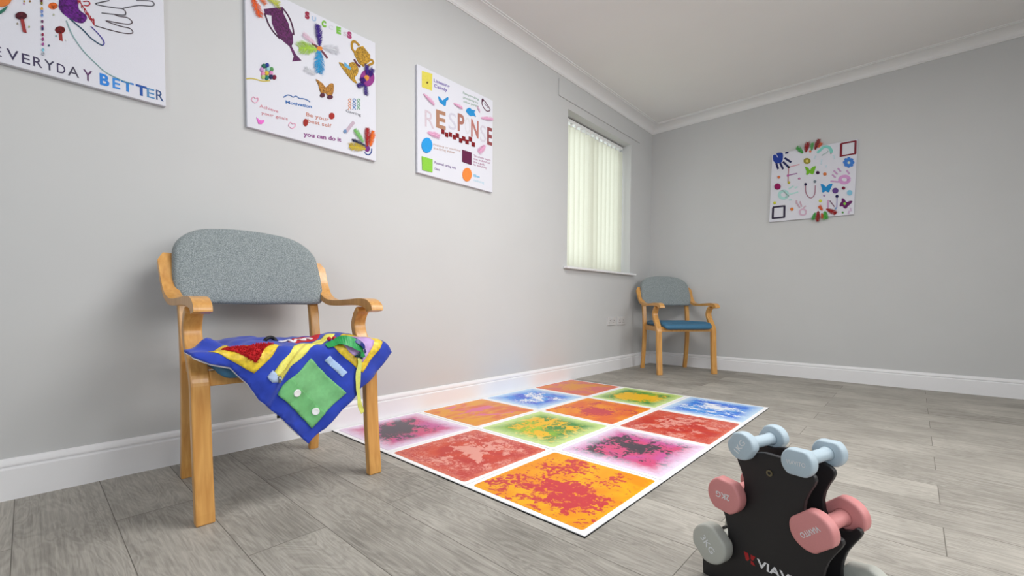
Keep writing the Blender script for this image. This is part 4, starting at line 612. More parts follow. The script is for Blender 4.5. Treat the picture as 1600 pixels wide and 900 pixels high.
# sockets
m_sock = mat('white_moulded_plastic', (208, 207, 207), .35, .01, 20)
m_slot = mat('dark_socket_hole', (70, 68, 66), .6)
def socket(y, label):
    r = empty('double_socket', (0, y, .432)); tag(r, label, 'socket', 'double sockets under the window')
    obj('face_plate', box(bmesh.new(), (0, 0, 0), (.010, .146, .080)), m_sock, r, bev=.003)
    for a in (.037, .109):
        bm = bmesh.new(); box(bm, (.0095, a-.003, .040), (.0105, a+.003, .050)); box(bm, (.0095, a-.016, .022), (.0105, a-.008, .027)); box(bm, (.0095, a+.008, .022), (.0105, a+.016, .027)); obj('pin_holes', bm, m_slot, r)
    for a in (.055, .091): obj('rocker_switch', box(bmesh.new(), (.009, a-.006, .056), (.0135, a+.006, .072)), m_sock, r, bev=.001)
socket(-.889, 'white double wall socket, farther one from the corner chair'); socket(-.703, 'white double wall socket, the one next to the corner chair')

# ---------------------------------------------------------------- floor tiles
PX, PY = .486, .5085
m_tborder = mat('white_tile_border_vinyl', (250, 250, 252), .35, .01, 60); m_rub = mat('black_rubber_backing', (22, 22, 24), .8)
# rows from the wall outwards, columns from near the big chair towards the corner chair
RED = dict(edge=(216, 116, 92), mid=(190, 48, 38), mid2=(206, 70, 38), blob=(226, 152, 138))
MAG = dict(edge=(232, 214, 236), mid=(208, 80, 124), mid2=(200, 92, 156), blob=(76, 66, 76))
GRN = dict(edge=(205, 226, 150), mid=(66, 138, 66), mid2=(150, 190, 40), blob=(236, 184, 18))
BLU = dict(edge=(196, 222, 246), mid=(40, 110, 222), mid2=(60, 150, 232), blob=(236, 240, 248))
ORA = dict(edge=(238, 166, 0), mid=(232, 144, 0), mid2=(238, 172, 0), blob=(198, 52, 62))
TIL = {
 (0, 0): ('magenta', dict(MAG, seed=3.0, thr=.56, fade=.38, fine=.15, big=1.5, drop=.5)), (0, 1): ('orange_pink', dict(edge=(230, 150, 60), mid=(230, 156, 14), mid2=(222, 106, 60), blob=(222, 104, 146), seed=5.1, thr=.62, fade=.12, fine=.1, drop=.3, stretch=(2.2, .8))),
 (0, 2): ('blue', dict(BLU, seed=8.2, thr=.66, fade=.42, mid=(46, 88, 214))), (0, 3): ('orange_pink_b', dict(edge=(222, 100, 62), mid=(216, 104, 100), mid2=(226, 136, 10), blob=(226, 144, 10), seed=9.6, thr=.56, fade=.15)),
 (1, 0): ('red', dict(RED, seed=11.3, thr=.57, fade=.10, fine=.45, mottle=.75)), (1, 1): ('green', dict(GRN, seed=14.9, thr=.58, fade=.40, fine=.4)), (1, 2): ('orange', dict(edge=(236, 150, 30), mid=(226, 104, 40), mid2=(238, 146, 10), blob=(200, 60, 70), seed=17.3, thr=.58, fade=.05, fine=.4)), (1, 3): ('green_b', dict(GRN, seed=21.7, thr=.56, fade=.36, drop=.6)),
 (2, 0): ('orange_b', dict(ORA, seed=24.3, thr=.56, fade=.03, fine=.35, big=1.5, drop=.62)), (2, 1): ('magenta_b', dict(MAG, seed=27.9, thr=.55, fade=.36, fine=.4, drop=.64)), (2, 2): ('red_b', dict(RED, seed=31.2, thr=.60, fade=.08, fine=.4, mottle=.6)), (2, 3): ('blue_b', dict(BLU, seed=35.5, thr=.62, fade=.34, stretch=(1, 2.2))),
}
TL = {(0, 0): 'magenta and grey floor tile behind the leg of the big chair', (0, 1): 'orange floor tile with a pink swirl against the skirting', (0, 2): 'blue floor tile with a white splash against the skirting', (0, 3): 'orange and pink floor tile against the skirting, farthest one from the big chair',
 (1, 0): 'red floor tile with a pale pointed splash, next to the big chair', (1, 1): 'green and yellow floor tile in the middle of the mat', (1, 2): 'orange floor tile with crimson marbling in the middle of the mat', (1, 3): 'green floor tile with a yellow streak at the far end of the mat',
 (2, 0): 'bright orange floor tile with a crimson splash, nearest corner of the mat', (2, 1): 'pink floor tile with dark grey blots on the dumbbell side of the mat', (2, 2): 'red floor tile with a pale crescent splash on the dumbbell side', (2, 3): 'blue floor tile with a white streak at the far corner of the mat'}
for (i, j), (nm, kw) in TIL.items():
    t = empty('floor_tile', (.0195+PX*(i+.5), -3.535+PY*(j+.5), 0)); tag(t, TL[(i, j)], 'floor tile', 'liquid filled floor tiles laid as a mat')
    hx, hy = PX/2-.0003, PY/2-.0003
    obj('backing', box(bmesh.new(), (-hx, -hy, 0), (hx, hy, .0035)), m_rub, t)
    obj('border', box(bmesh.new(), (-hx+.0012, -hy+.0012, .0035), (hx-.0012, hy-.0012, .0058)), m_tborder, t)
    g = .021; pts = round_poly([(-hx+g, -hy+g), (hx-g, -hy+g), (hx-g, hy-g), (-hx+g, hy-g)], .014, 5)
    obj('liquid_panel', prism(bmesh.new(), [tuple(p) for p in pts], .0056, .0070, 'XY'), blob_mat('liquid_'+nm, size=(2*hx-2*g, 2*hy-2*g), **kw), t, bev=.0008)

# ---------------------------------------------------------------- armchairs
WOOD = wood_mat(); TWEED = tweed_mat()
m_blue = mat('blue_vinyl_upholstery', (58, 112, 146), .5, .05, 60, .1); m_pad = mat('black_plastic_glide', (30, 28, 28), .6)
def make_chair():
    r = empty('armchair')
    for s in (1, -1):
        # front leg: straight to the seat, then an S sweep up under the arm
        p = smooth_path([(.224, 0), (.205, .18), (.196, .34), (.190, .405), (.160, .455), (.125, .505), (.112, .548), (.128, .585), (.150, .607)], 6)
        p[0] = Vector((.222, 0)); ly = .262*s
        obj('leg', strip(bmesh.new(), p, lambda t: .030 if t < .5 else .030-.006*(t-.5)*2, ly-.0235, ly+.0235), WOOD, r, bev=.004)
        p = smooth_path([(-.226, 0), (-.206, .13), (-.192, .28), (-.190, .42), (-.203, .56), (-.228, .68), (-.258, .79)], 5)
        ly = .224*s; obj('leg', strip(bmesh.new(), p, .028, ly-.018, ly+.018), WOOD, r, bev=.004)
        # armrest: bent strip from beside the backrest, down and forward, rolled at the front
        p = smooth_path([(-.262, .796), (-.240, .755), (-.212, .700), (-.172, .655), (-.105, .632), (-.02, .628), (.07, .631), (.15, .632), (.205, .626), (.232, .611), (.236, .598)], 6)
        def wf(t, s=s):
            c = (.269-.007*min(1, t/.35))*s; h = .0225*min(1, .55+t*7); cc = c-(.0225-h)*s*.8; return (cc-h, cc+h)
        obj('armrest', strip(bmesh.new(), p, lambda t: .022 if t < .62 else .022+.018*min(1, (t-.62)/.3), 0, 0, wf), WOOD, r, bev=.006, seg=3)
    bm = bmesh.new()
    box(bm, (.180, -.239, .386), (.202, .239, .430)); box(bm, (-.200, -.206, .386), (-.178, .206, .430))
    for s in (1, -1):
        prism(bm, [(-.19, s*.206), (-.19, s*.228), (.19, s*.262), (.19, s*.240)] if s > 0 else [(-.19, s*.206), (.19, s*.240), (.19, s*.262), (-.19, s*.228)], .386, .430, 'XY')
    obj('seat_frame', bm, WOOD, r, bev=.003)
    # cushion with a drooping front lip
    out = round_poly([(-.205, -.200), (.150, -.232), (.246, -.226), (.246, .226), (.150, .232), (-.205, .200)], [.03, .02, .03, .03, .02, .03], 5)
    bm = bmesh.new(); rings = []
    def lip(x): return -.022*max(0, (x-.19)/.056)**1.5
    for sc, z in ((.955, .430), (1, .438), (1, .456), (.97, .469), (.9, .475), (.5, .478)):
        rings.append([bm.verts.new((.02+(q.x-.02)*sc, q.y*sc, z+lip(q.x))) for q in out])
    n = len(out)
    for a, b in zip(rings, rings[1:]):
        for k in range(n): bm.faces.new((a[k], a[(k+1) % n], b[(k+1) % n], b[k]))
    bm.faces.new(rings[0][::-1]); bm.faces.new(rings[-1]); obj('seat', bm, m_blue, r, smooth=True)
    # padded backrest with an arched top
    o0 = smooth_path([(-.226, .622), (-.110, .621), (0, .620), (.110, .621), (.226, .622), (.251, .640), (.256, .70), (.252, .77), (.243, .826), (.212, .868), (.16, .898), (.08, .912), (0, .916), (-.08, .912), (-.16, .898), (-.212, .868), (-.243, .826), (-.252, .77), (-.256, .70), (-.251, .640)], 4, True)
    bm = bmesh.new(); rings = []; c = Vector((0, .765))
    def bx(y, z): return -.228-.30*(z-.62)+.55*y*y
    for sc, d in ((.90, -.012), (.985, -.008), (1, .0), (1.0, .014), (.985, .028), (.955, .037), (.88, .041), (.6, .043), (.25, .044)):
        rings.append([bm.verts.new((bx(*(c+(q-c)*sc))+d, *(c+(q-c)*sc))) for q in o0])
    n = len(o0)
    for a, b in zip(rings, rings[1:]):
        for k in range(n): bm.faces.new((a[k], a[(k+1) % n], b[(k+1) % n], b[k]))
    bm.faces.new(rings[0][::-1]); bm.faces.new(rings[-1]); obj('backrest', bm, TWEED, r, smooth=True)
    return r
def copy_tree(o, parent=None):
    c = o.copy(); COL.objects.link(c)
    if parent: c.parent = parent
    for ch in list(o.children): copy_tree(ch, c)
    return c
ch1 = make_chair(); ch2 = copy_tree(ch1)
ch1.location = (.425, -3.934, 0); ch1.rotation_euler = (0, 0, math.radians(-1.2))
tag(ch1, 'large nearby wooden armchair with grey back, patchwork cloth draped over its seat', 'chair', 'wooden armchairs by the walls')
ch2.location = (.446, -.393, 0); ch2.rotation_euler = (0, 0, math.radians(-40))
tag(ch2, 'distant wooden armchair with bare blue seat standing in the room corner', 'chair', 'wooden armchairs by the walls')

# ---------------------------------------------------------------- patchwork cloth
def S(y,s):
    # lap-cloth surface: y lateral, s = path length past the front edge of the seat (s>0 hangs down)
    import math
    r=.022
    g=lambda y0,s0,wy,ws,h: h*math.exp(-((y-y0)/wy)**2-((s-s0)/ws)**2)
    bump=g(-4.185,-.065,.040,.030,.034)+g(-4.02,-.30,.07,.10,.016)+g(-3.76,-.16,.07,.12,.026)+g(-3.67,-.02,.05,.06,.006)+g(-4.09,-.16,.03,.15,-.006)
    wr=.0024*math.sin(23*y+9*s)+.0020*math.sin(61*y-37*s+1.3)+.0013*math.sin(95*s+33*y)+.0010*math.sin(140*y+60*s)
    if s<0:
        return (.672+s+0*r, y, .487+bump+wr)
    a=math.pi/2*r
    if s<a:
        t=s/r
        return (.672+r*math.sin(t)+wr*math.sin(t), y, .487-r+r*math.cos(t)+(bump+wr)*math.cos(t))
    d=s-a
    fold=.011*math.sin(26*(y+4.05)+6*d)*min(1,d/.08)
    u=(y+4.03+.55*(d-.06))/.016
    ridge=.013*math.exp(-u*u)*min(1,d/.03)-.009*math.exp(-(u-2.1)**2)*min(1,d/.03)
    return (.694+wr+fold+ridge+.02*d, y, .487-r-d+0*bump)

def Nrm(y, s, e=.002):
    a = Vector(S(y+e, s))-Vector(S(y-e, s)); b = Vector(S(y, s+e))-Vector(S(y, s-e)); n = a.cross(b).normalized()
    return n if n.x+n.z > 0 else -n
def patch(name, poly, m, parent, off, thick, step=.008, rnd=0, smooth=True, zfun=None):
    P = [Vector(p) for p in poly]
    if rnd: P = round_poly(P, rnd, 3)
    B = []
    for i, p in enumerate(P):
        q = P[(i+1) % len(P)]; k = max(1, int((q-p).length/step))
        for j in range(k): B.append(p.lerp(q, j/k))
    nb = len(B); y0, y1 = min(p.x for p in B), max(p.x for p in B); s0, s1 = min(p.y for p in B), max(p.y for p in B)
    def inside(p, m=step*.4):
        c = False
        for i in range(nb):
            a, b = B[i], B[i-1]
            if (a-p).length < m: return False
            if (a.y > p.y) != (b.y > p.y) and p.x < (b.x-a.x)*(p.y-a.y)/(b.y-a.y)+a.x: c = not c
        return c
    I = []; y = y0; r = 0
    while y < y1:
        s = s0+(step/2 if r % 2 else 0)
        while s < s1:
            v = Vector((y, s))
            if inside(v): I.append(v)
            s += step
        y += step*.87; r += 1
    res = delaunay_2d_cdt(B+I, [(i, (i+1) % nb) for i in range(nb)], [], 1, 1e-6)
    V, F = res[0], res[2]; bm = bmesh.new(); top = []; bot = []
    for v in V:
        p = Vector(S(v.x, v.y)); n = Nrm(v.x, v.y); h = off+thick+(zfun(v.x, v.y) if zfun else 0)
        top.append(bm.verts.new(p+n*h)); bot.append(bm.verts.new(p+n*off))
    ec = {}
    for f in F:
        bm.faces.new([top[i] for i in f]); bm.faces.new([bot[i] for i in reversed(f)])
        for i in range(len(f)):
            e = (f[i], f[(i+1) % len(f)]); ec[e] = 1
    for a, b in list(ec):
        if (b, a) not in ec: bm.faces.new((top[b], top[a], bot[a], bot[b]))
    return obj(name, bm, m, parent, smooth=smooth)
def sribbon(name, pts, wid, m, parent, off, th=.0012, lift=None, tang=(0, 0)):
    P = smooth_path([Vector(p) for p in pts], 6); n = len(P); bm = bmesh.new(); rows = []
    for i, p in enumerate(P):
        t = (P[min(i+1, n-1)]-P[max(i-1, 0)]).normalized(); nn = Vector((-t.y, t.x)); h = off+(lift(i/(n-1)) if lift else 0)
        row = []
        for sd, hh in ((-1, h), (1, h), (1, h+th), (-1, h+th)):
            q = p+nn*sd*wid/2; row.append(bm.verts.new(Vector(S(q.x, q.y))+Nrm(q.x, q.y)*hh))
        rows.append(row)
    for i in range(n-1):
        for k in range(4): bm.faces.new((rows[i][k], rows[i][(k+1) % 4], rows[i+1][(k+1) % 4], rows[i+1][k]))
    bm.faces.new(rows[0]); bm.faces.new(rows[-1][::-1]); return obj(name, bm, m, parent, smooth=False)
cloth = empty('patchwork_cloth', (0, 0, 0)); tag(cloth, 'royal blue patchwork activity cloth with pockets, zip and ribbons draped on chair seat', 'cloth')
m_cl = mat('royal_blue_cotton', (32, 62, 176), .85, .14, 26, .6, sheen=.2)
ol = BLANKET['outline']
patch('fabric', ol, m_cl, cloth, 0, .006, .011)
patch('hem_underside', [(p[0], p[1]+.004) for p in ol[:14]]+[(p[0]+.012, p[1]-.010) for p in ol[13::-1]][:14], mat('white_lining', (226, 224, 230), .8), cloth, -.0015, .0014, .012)
def scaled(poly, k):
    cx = sum(p[0] for p in poly)/len(poly); cy = sum(p[1] for p in poly)/len(poly); return [(cx+(p[0]-cx)*k, cy+(p[1]-cy)*k) for p in poly]
m_gold = mat('yellow_gold_satin', (238, 200, 54), .42, .30, 70, .2)
patch('gold_frame', BLANKET['frame'][0], m_gold, cloth, .006, .0015)
sh = BLANKET['shag'][0]
m_shag = mat('red_shaggy_pile', (186, 16, 26), .9, .25, 300, .4)
shb = patch('shaggy_patch', sh, m_shag, cloth, .0075, .002)
# pile tufts
bm = bmesh.new(); random.seed(3)
def in_poly(p, P):
    c = False
    for i in range(len(P)):
        a, b = P[i], P[i-1]
        if (a[1] > p[1]) != (b[1] > p[1]) and p[0] < (b[0]-a[0])*(p[1]-a[1])/(b[1]-a[1])+a[0]: c = not c
    return c
for _ in range(2600):
    y = random.uniform(-4.165, -4.01); s = random.uniform(-.085, .05)
    if not in_poly((y, s), scaled(sh, 1.03)): continue
    p = Vector(S(y, s))+Nrm(y, s)*.0085; n = (Nrm(y, s)+Vector([random.uniform(-.7, .7) for _ in range(3)])).normalized()*random.uniform(.004, .0085)
    a = n.orthogonal().normalized()*.0016; b = n.cross(a).normalized()*.0016
    v = [bm.verts.new(q) for q in (p+a, p-a*.5+b, p-a*.5-b, p+n)]
    for f_ in ((0, 1, 3), (1, 2, 3), (2, 0, 3)): bm.faces.new([v[i] for i in f_])
obj('pile', bm, m_shag, shb)['kind'] = 'stuff'
m_yel = mat('yellow_zip_tape', (234, 228, 108), .7, .08, 80, .2)
zp = patch('zip', BLANKET['zip'][0], m_yel, cloth, .006, .0015)
sribbon('zip_teeth', [(-4.024, .090), (-3.995, .056), (-3.968, .032), (-3.93, .002), (-3.87, -.045), (-3.81, -.10)], .005, mat('pale_zip_teeth', (206, 194, 90), .5, .2, 400), zp, .0076)
patch('zip_end_tab', BLANKET['zip_end'][0], mat('pale_blue_cotton', (178, 198, 230), .8, .05, 200), cloth, .0072, .0015)
m_metal = mat('brushed_zip_metal', (150, 146, 138), .3, .1, 100, metallic=.9)
py, ps = BLANKET['pull']; P0 = Vector(S(py, ps))+Nrm(py, ps)*.011
bm = bmesh.new(); tube(bm, [P0+Vector((0, .000+.004*math.cos(a), .004*math.sin(a))) for a in [k*PI/5 for k in range(11)]], .0013, 6); box(bm, P0+Vector((-.002, -.003, -.016)), P0+Vector((.001, .003, -.004))); obj('zip_pull', bm, m_metal, zp)
m_redc = mat('red_cotton', (190, 26, 40), .75, .1, 90)
lp = patch('lacing_patch', BLANKET['lace_patch'][0], m_redc, cloth, .006, .0015)
sribbon('lace', BLANKET['lacing'][0], .010, mat('white_cord', (240, 236, 236), .7), lp, .0085, .003)
patch('hook_tape_strip', BLANKET['tag_strip'][0], mat('pale_blue_hook_tape', (172, 200, 236), .85, .06, 500, .4), cloth, .006, .0018)
m_grn = mat('green_felt', (122, 190, 128), .92, .06, 90, .2)
pk = patch('pocket', BLANKET['pocket'][0], m_grn, cloth, .006, .003)
fl = patch('pocket_flap', scaled(BLANKET['flap'][0], .985), mat('green_felt_flap', (112, 182, 118), .92, .06, 90, .2), pk, .009, .0022)
m_btn = mat('white_button_plastic', (240, 240, 242), .25, .01)
for y, s in BLANKET['buttons']:
    p = Vector(S(y, s)); n = Nrm(y, s); a = n.orthogonal().normalized(); b = n.cross(a); bm = bmesh.new(); rr = []
    for r_, h in ((.0105, .0112), (.0118, .0125), (.0118, .0140), (.0105, .0150), (.0085, .0146), (.003, .0138)):
        rr.append([bm.verts.new(p+n*h+(a*math.cos(k*PI/10)+b*math.sin(k*PI/10))*r_) for k in range(20)])
    for u_, v_ in zip(rr, rr[1:]):
        for k in range(20): bm.faces.new((u_[k], u_[(k+1) % 20], v_[(k+1) % 20], v_[k]))
    bm.faces.new(rr[0][::-1]); bm.faces.new(rr[-1]); obj('button', bm, m_btn, fl, smooth=True)
patch('gold_frame', BLANKET['frame2'][0], m_gold, cloth, .006, .0015)
patch('lilac_patch', BLANKET['lilac'][0], mat('lilac_satin', (192, 158, 216), .5, .12, 40, .3), cloth, .0075, .0015)
hump = lambda t: .018*math.sin(PI*t)
sribbon('green_ribbon', BLANKET['green_ribbon'][0], .017, mat('green_satin_ribbon', (36, 150, 78), .35, .25, 60), cloth, .010, lift=hump)
sribbon('navy_ribbon', BLANKET['navy_ribbon'][0], .009, mat('navy_satin_ribbon', (22, 36, 118), .35, .2, 60), cloth, .012, lift=hump)
def ball(name, p, r, m, parent, sq=(1, 1, 1), seg=12):
    bm = bmesh.new(); bmesh.ops.create_uvsphere(bm, u_segments=seg, v_segments=seg//2+2, radius=r)
    for v in bm.verts: v.co = Vector((v.co.x*sq[0], v.co.y*sq[1], v.co.z*sq[2]))+Vector(p)
    return obj(name, bm, m, parent, smooth=True)
# knot of ribbons: three short loops
ky, ks = BLANKET['knot']; kp = Vector(S(ky, ks))+Nrm(ky, ks)*.014
bm = bmesh.new()
for dy, dz in ((-.014, .004), (.012, -.006), (.002, .012)):
    tube(bm, [kp, kp+Vector((.006, dy*.6, dz+.004)), kp+Vector((.003, dy, dz-.002)), kp+Vector((0, dy*.3, dz*.2))], .0035, 7)
obj('ribbon_knot', bm, mat('dark_green_ribbon', (16, 70, 72), .4), cloth, smooth=True)
m_yr = mat('lime_yellow_ribbon', (214, 220, 110), .55, .1, 60)
yr = [(p[0], p[1]) for p in BLANKET['yellow_ribbon'][0]]
sribbon('yellow_ribbon', yr[:5]+[(-3.775, .185), (-3.772, .215), (-3.760, .250)], .0135, m_yr, cloth, .010, lift=lambda t: .003)
m_bead = mat('red_glass_bead', (186, 18, 40), .2, .05)
for (y, s) in BLANKET['beads']: ball('bead', Vector(S(y, s))+Nrm(y, s)*.016, .0075, m_bead, cloth)
ly, ls = BLANKET['loop']; lpz = Vector(S(ly, ls)); bm = bmesh.new()
tube(bm, [lpz+Vector((.006*math.sin(a*2), .002-.020*math.cos(a), .003+.016*math.sin(a))) for a in [PI*k/12 for k in range(13)]], .0065, 8); obj('webbing_loop', bm, mat('black_webbing', (18, 20, 20), .6), cloth, smooth=True)
hy, hs = BLANKET['hook']; hp = Vector(S(hy, hs)); bm = bmesh.new(); box(bm, hp+Vector((-.004, -.007, -.008)), hp+Vector((.001, .006, .006))); obj('webbing_tab', bm, mat('black_webbing', (18, 20, 20), .6), cloth, bev=.001)

# ---------------------------------------------------------------- canvases
m_canvas = mat('white_primed_canvas', (216, 217, 226), .75, .01, 500, .15)
_txt = {}
def text_mesh(s, bold):
    k = (s, bold)
    if k in _txt: return _txt[k]
    cu = bpy.data.curves.new('lettering', 'FONT'); cu.body = s; cu.size = 1; cu.extrude = 0; cu.offset = bold; cu.resolution_u = 3
    o = bpy.data.objects.new('lettering', cu); COL.objects.link(o); bpy.context.view_layer.update()
    me = bpy.data.meshes.new_from_object(o.evaluated_get(bpy.context.evaluated_depsgraph_get()))
    COL.objects.unlink(o); bpy.data.objects.remove(o)
    vs = [tuple(v.co) for v in me.vertices]; fs = [tuple(p.vertices) for p in me.polygons]; bpy.data.meshes.remove(me)
    x0 = min(v[0] for v in vs); x1 = max(v[0] for v in vs)
    cap = .73 if any(c.isupper() or c in 'bdfhklt' for c in s) else .55
    _txt[k] = ([((v[0]-x0)/(x1-x0), v[1]/cap) for v in vs], fs); return _txt[k]
def text_bm(s, a, b, h, bold, T, d, th=.0004):
    vs, fs = text_mesh(s, bold); a = Vector(a); b = Vector(b); up = Vector((0, 1)); bm = bmesh.new(); V = []
    for x, y in vs: V.append(bm.verts.new(T(*(a+(b-a)*x+up*h*y), d+th)))
    for f_ in fs:
        try: bm.faces.new([V[i] for i in f_])
        except ValueError: pass
    ext = bmesh.ops.extrude_face_region(bm, geom=bm.faces[:])
    dv = Vector(T(0, 0, 0))-Vector(T(0, 0, th)); bmesh.ops.translate(bm, verts=[g for g in ext['geom'] if isinstance(g, bmesh.types.BMVert)], vec=dv)
    return bm
def canvas(key, T0, rot, w, h, label):
    r = empty('canvas_artwork'); tag(r, label, 'wall art', 'children style craft canvases on the walls'.replace('children style ', ''))
    r.matrix_world = T0
    # local frame: x right, z up, -y out of the wall
    T = lambda u, v, d: (u, -.0185-d, v)
    obj('canvas', box(bmesh.new(), (0, -.0185, 0), (w, 0, h)), m_canvas, r, bev=.002)
    for k, it in enumerate(CANVAS_ART[key]):
        kind, name, col = it[:3]; d = .0002+.00008*(k % 40)
        if kind == 'poly':
            pts, kw = it[3], it[4]
            P = [Vector(p) for p in pts]
            if len(P) > 5 and not kw.get('dome') and kw.get('glitter', 0) != 2: P = smooth_path(P, 3, True) if len(P) > 9 else P
            bm = bmesh.new()
            if kw.get('dome'):
                c = sum(P, Vector((0, 0)))/len(P); R = sum((p-c).length for p in P)/len(P); rings = []
                for q in range(5):
                    an = q/5*PI/2; rings.append([bm.verts.new(T(*(c+(p-c)*math.cos(an)), d+R*.7*math.sin(an))) for p in P])
                tip = bm.verts.new(T(c.x, c.y, d+R*.7)); n = len(P)
                for a_, b_ in zip(rings, rings[1:]):
                    for i in range(n): bm.faces.new((a_[i], a_[(i+1) % n], b_[(i+1) % n], b_[i]))
                for i in range(n): bm.faces.new((rings[-1][i], rings[-1][(i+1) % n], tip))
                bm.faces.new(rings[0][::-1]); obj(name, bm, colmat(col, .9), r, smooth=True)
            else:
                A = [bm.verts.new(T(p.x, p.y, 0)) for p in P]; B = [bm.verts.new(T(p.x, p.y, d+.0008)) for p in P]; n = len(P)
                tr = delaunay_2d_cdt(P, [(i, (i+1) % n) for i in range(n)], [], 1, 1e-7)
                for f_ in tr[2]:
                    if max(f_) < n: bm.faces.new([B[i] for i in f_])
                for i in range(n): bm.faces.new((A[i], A[(i+1) % n], B[(i+1) % n], B[i]))
                obj(name, bm, glitmat(col) if kw.get('glitter') else colmat(col), r)
        elif kind == 'stroke':
            pts, wd = it[3], it[4]; P = smooth_path([Vector(p) for p in pts], 4) if len(pts) > 2 else [Vector(p) for p in pts]
            bm = bmesh.new(); rows = []; n = len(P)
            for i, p in enumerate(P):
                t = (P[min(i+1, n-1)]-P[max(i-1, 0)]); t = t.normalized() if t.length > 1e-9 else Vector((1, 0)); nn = Vector((-t.y, t.x))*max(wd*1.2, .0022)/2
                rows.append([bm.verts.new(T(*(p+nn), 0)), bm.verts.new(T(*(p+nn), d+.0005)), bm.verts.new(T(*(p-nn), d+.0005)), bm.verts.new(T(*(p-nn), 0))])
            for i in range(n-1):
                for q in range(4): bm.faces.new((rows[i][q], rows[i][(q+1) % 4], rows[i+1][(q+1) % 4], rows[i+1][q]))
            bm.faces.new(rows[0]); bm.faces.new(rows[-1][::-1]); obj(name, bm, colmat(col), r)
        elif kind == 'text':
            s, a, b, hh, bold = it[3:]; obj('lettering', text_bm(s, a, b, hh, bold, T, .0003), colmat(col), r)
        elif kind == 'feather':
            a, b, wd, dens = Vector(it[3]), Vector(it[4]), it[5]*1.3, it[6]; bm = bmesh.new(); t = (b-a); Ln = t.length; t.normalize(); nn = Vector((-t.y, t.x)); rnd = random.Random(k*13+len(key))
            N_ = int(46*min(dens, 1.8)+14); bw = Ln/N_*(.6+.75*min(dens, 1.6))
            for i in range(N_):
                f0 = (i+.3)/N_; sh_ = math.sin(PI*min(1, f0*.93+.07))**.5
                for sd in (1, -1):
                    l = wd/2*sh_*rnd.uniform(.75, 1.1); p0 = a+t*Ln*f0; an = rnd.uniform(.5, .95); dr = (t*math.cos(an)+nn*sd*math.sin(an)); p1 = p0+dr*l/ math.sin(an)*.85
                    z0 = .001+.004*math.sin(PI*f0); z1 = z0+rnd.uniform(-.0005, .007)
                    wv_ = t*bw
                    q = [bm.verts.new(T(*p0, z0)), bm.verts.new(T(*(p0+wv_), z0)), bm.verts.new(T(*(p1+wv_*.5), z1)), bm.verts.new(T(*(p1-wv_*.1), z1))]; bm.faces.new(q)
            o = obj('feather', bm, colmat(col, .9), r)
    return r
RL = Matrix(((0, -1, 0, 0), (1, 0, 0, 0), (0, 0, 1, 0), (0, 0, 0, 1)))     # local x -> world y, local -y -> world +x
def Lm(y, z): return Matrix.Translation((0, y, z)) @ RL
canvas('c1', Lm(-4.76, 1.360), 0, .603, .60, 'white craft canvas lettered EVERYDAY BETTER with a purple heart and hand outline')
canvas('c2', Lm(-3.885, 1.367), 0, .602, .603, 'white craft canvas lettered SUCCESS with glitter trophies and coloured feathers')
canvas('c3', Lm(-3.024, 1.367), 0, .600, .600, 'white craft canvas lettered RESPONSE with blue birds, coloured squares and circles')
canvas('c4', Matrix.Translation((1.127, 0, 1.374)) @ Matrix.Rotation(math.radians(1.0), 4, 'Y'), 0, .604, .598, 'white craft canvas with handprints, butterflies and the letters FUN on back wall')

# ---------------------------------------------------------------- dumbbell rack
TH = math.radians(18)
rack = empty('dumbbell_rack', RACKP, -TH); tag(rack, 'black two panel dumbbell rack with white and red logo standing on the floor', 'dumbbell rack')
# local frame: +x along the panel (to the right seen from the front), -y towards the viewer
m_blk = mat('black_moulded_plastic', (30, 28, 30), .5, .08, 200, .08)
half = [(.018, .325), (.030, .322), (.040, .318), (.056, .3165), (.070, .312), (.0765, .307), (.0785, .299), (.0755, .289), (.068, .274), (.0615, .256), (.0595, .240), (.062, .222), (.069, .209), (.081, .200), (.095, .1975), (.108, .202), (.117, .2115), (.1235, .2095), (.126, .203), (.122, .193), (.112, .176), (.1025, .157), (.0965, .136), (.0945, .118), (.0955, .101), (.1005, .088), (.110, .0785), (.127, .0775), (.141, .084), (.150, .095), (.1565, .093), (.1585, .083), (.157, .030), (.155, .0)]
outline = half + [(-x, z) for x, z in reversed(half)]
for nm, y in (('front_panel', 0.), ('rear_panel', .070)):
    fp = obj(nm, prism(bmesh.new(), outline, y, y+.012, 'XZ'), m_blk, rack, bev=.0022, seg=3)
    if nm == 'front_panel': front = fp
bm = bmesh.new()
for x, z in ((-.006, .285), (-.09, .035), (.09, .035), (0, .16)): tube(bm, [(x, .010, z), (x, .072, z)], .008, 12)
obj('cross_bars', bm, m_blk, rack, smooth=True)
bm = bmesh.new(); tube(bm, [(-.006, -.002, .287), (-.006, .004, .287)], .0065, 16); obj('screw', bm, mat('brass_screw', (120, 112, 88), .35, .1, metallic=.7), front)
bm = bmesh.new(); tube(bm, [(-.006, -.0024, .287), (-.006, .001, .287)], .0032, 6); obj('screw_socket', bm, m_pad, front)
TR = lambda u, v, d: (u, -.0002-d, v)
obj('logo_lettering', text_bm('VIAVITO', (-.0275, .0845), (.088, .0845), .0165, .025, TR, .0001), mat('white_logo_print', (236, 236, 238), .5), front)
bm = bmesh.new()
for pp in ([(-.056, .101), (-.047, .101), (-.0435, .090), (-.047, .0845), (-.051, .0845)], [(-.041, .101), (-.031, .101), (-.0355, .0905), (-.0405, .092)], [(-.0405, .089), (-.034, .087), (-.031, .0815), (-.040, .0815)]): prism(bm, pp, -.0006, .0002, 'XZ')
obj('logo_mark', bm, mat('red_logo_print', (170, 26, 30), .5), front)

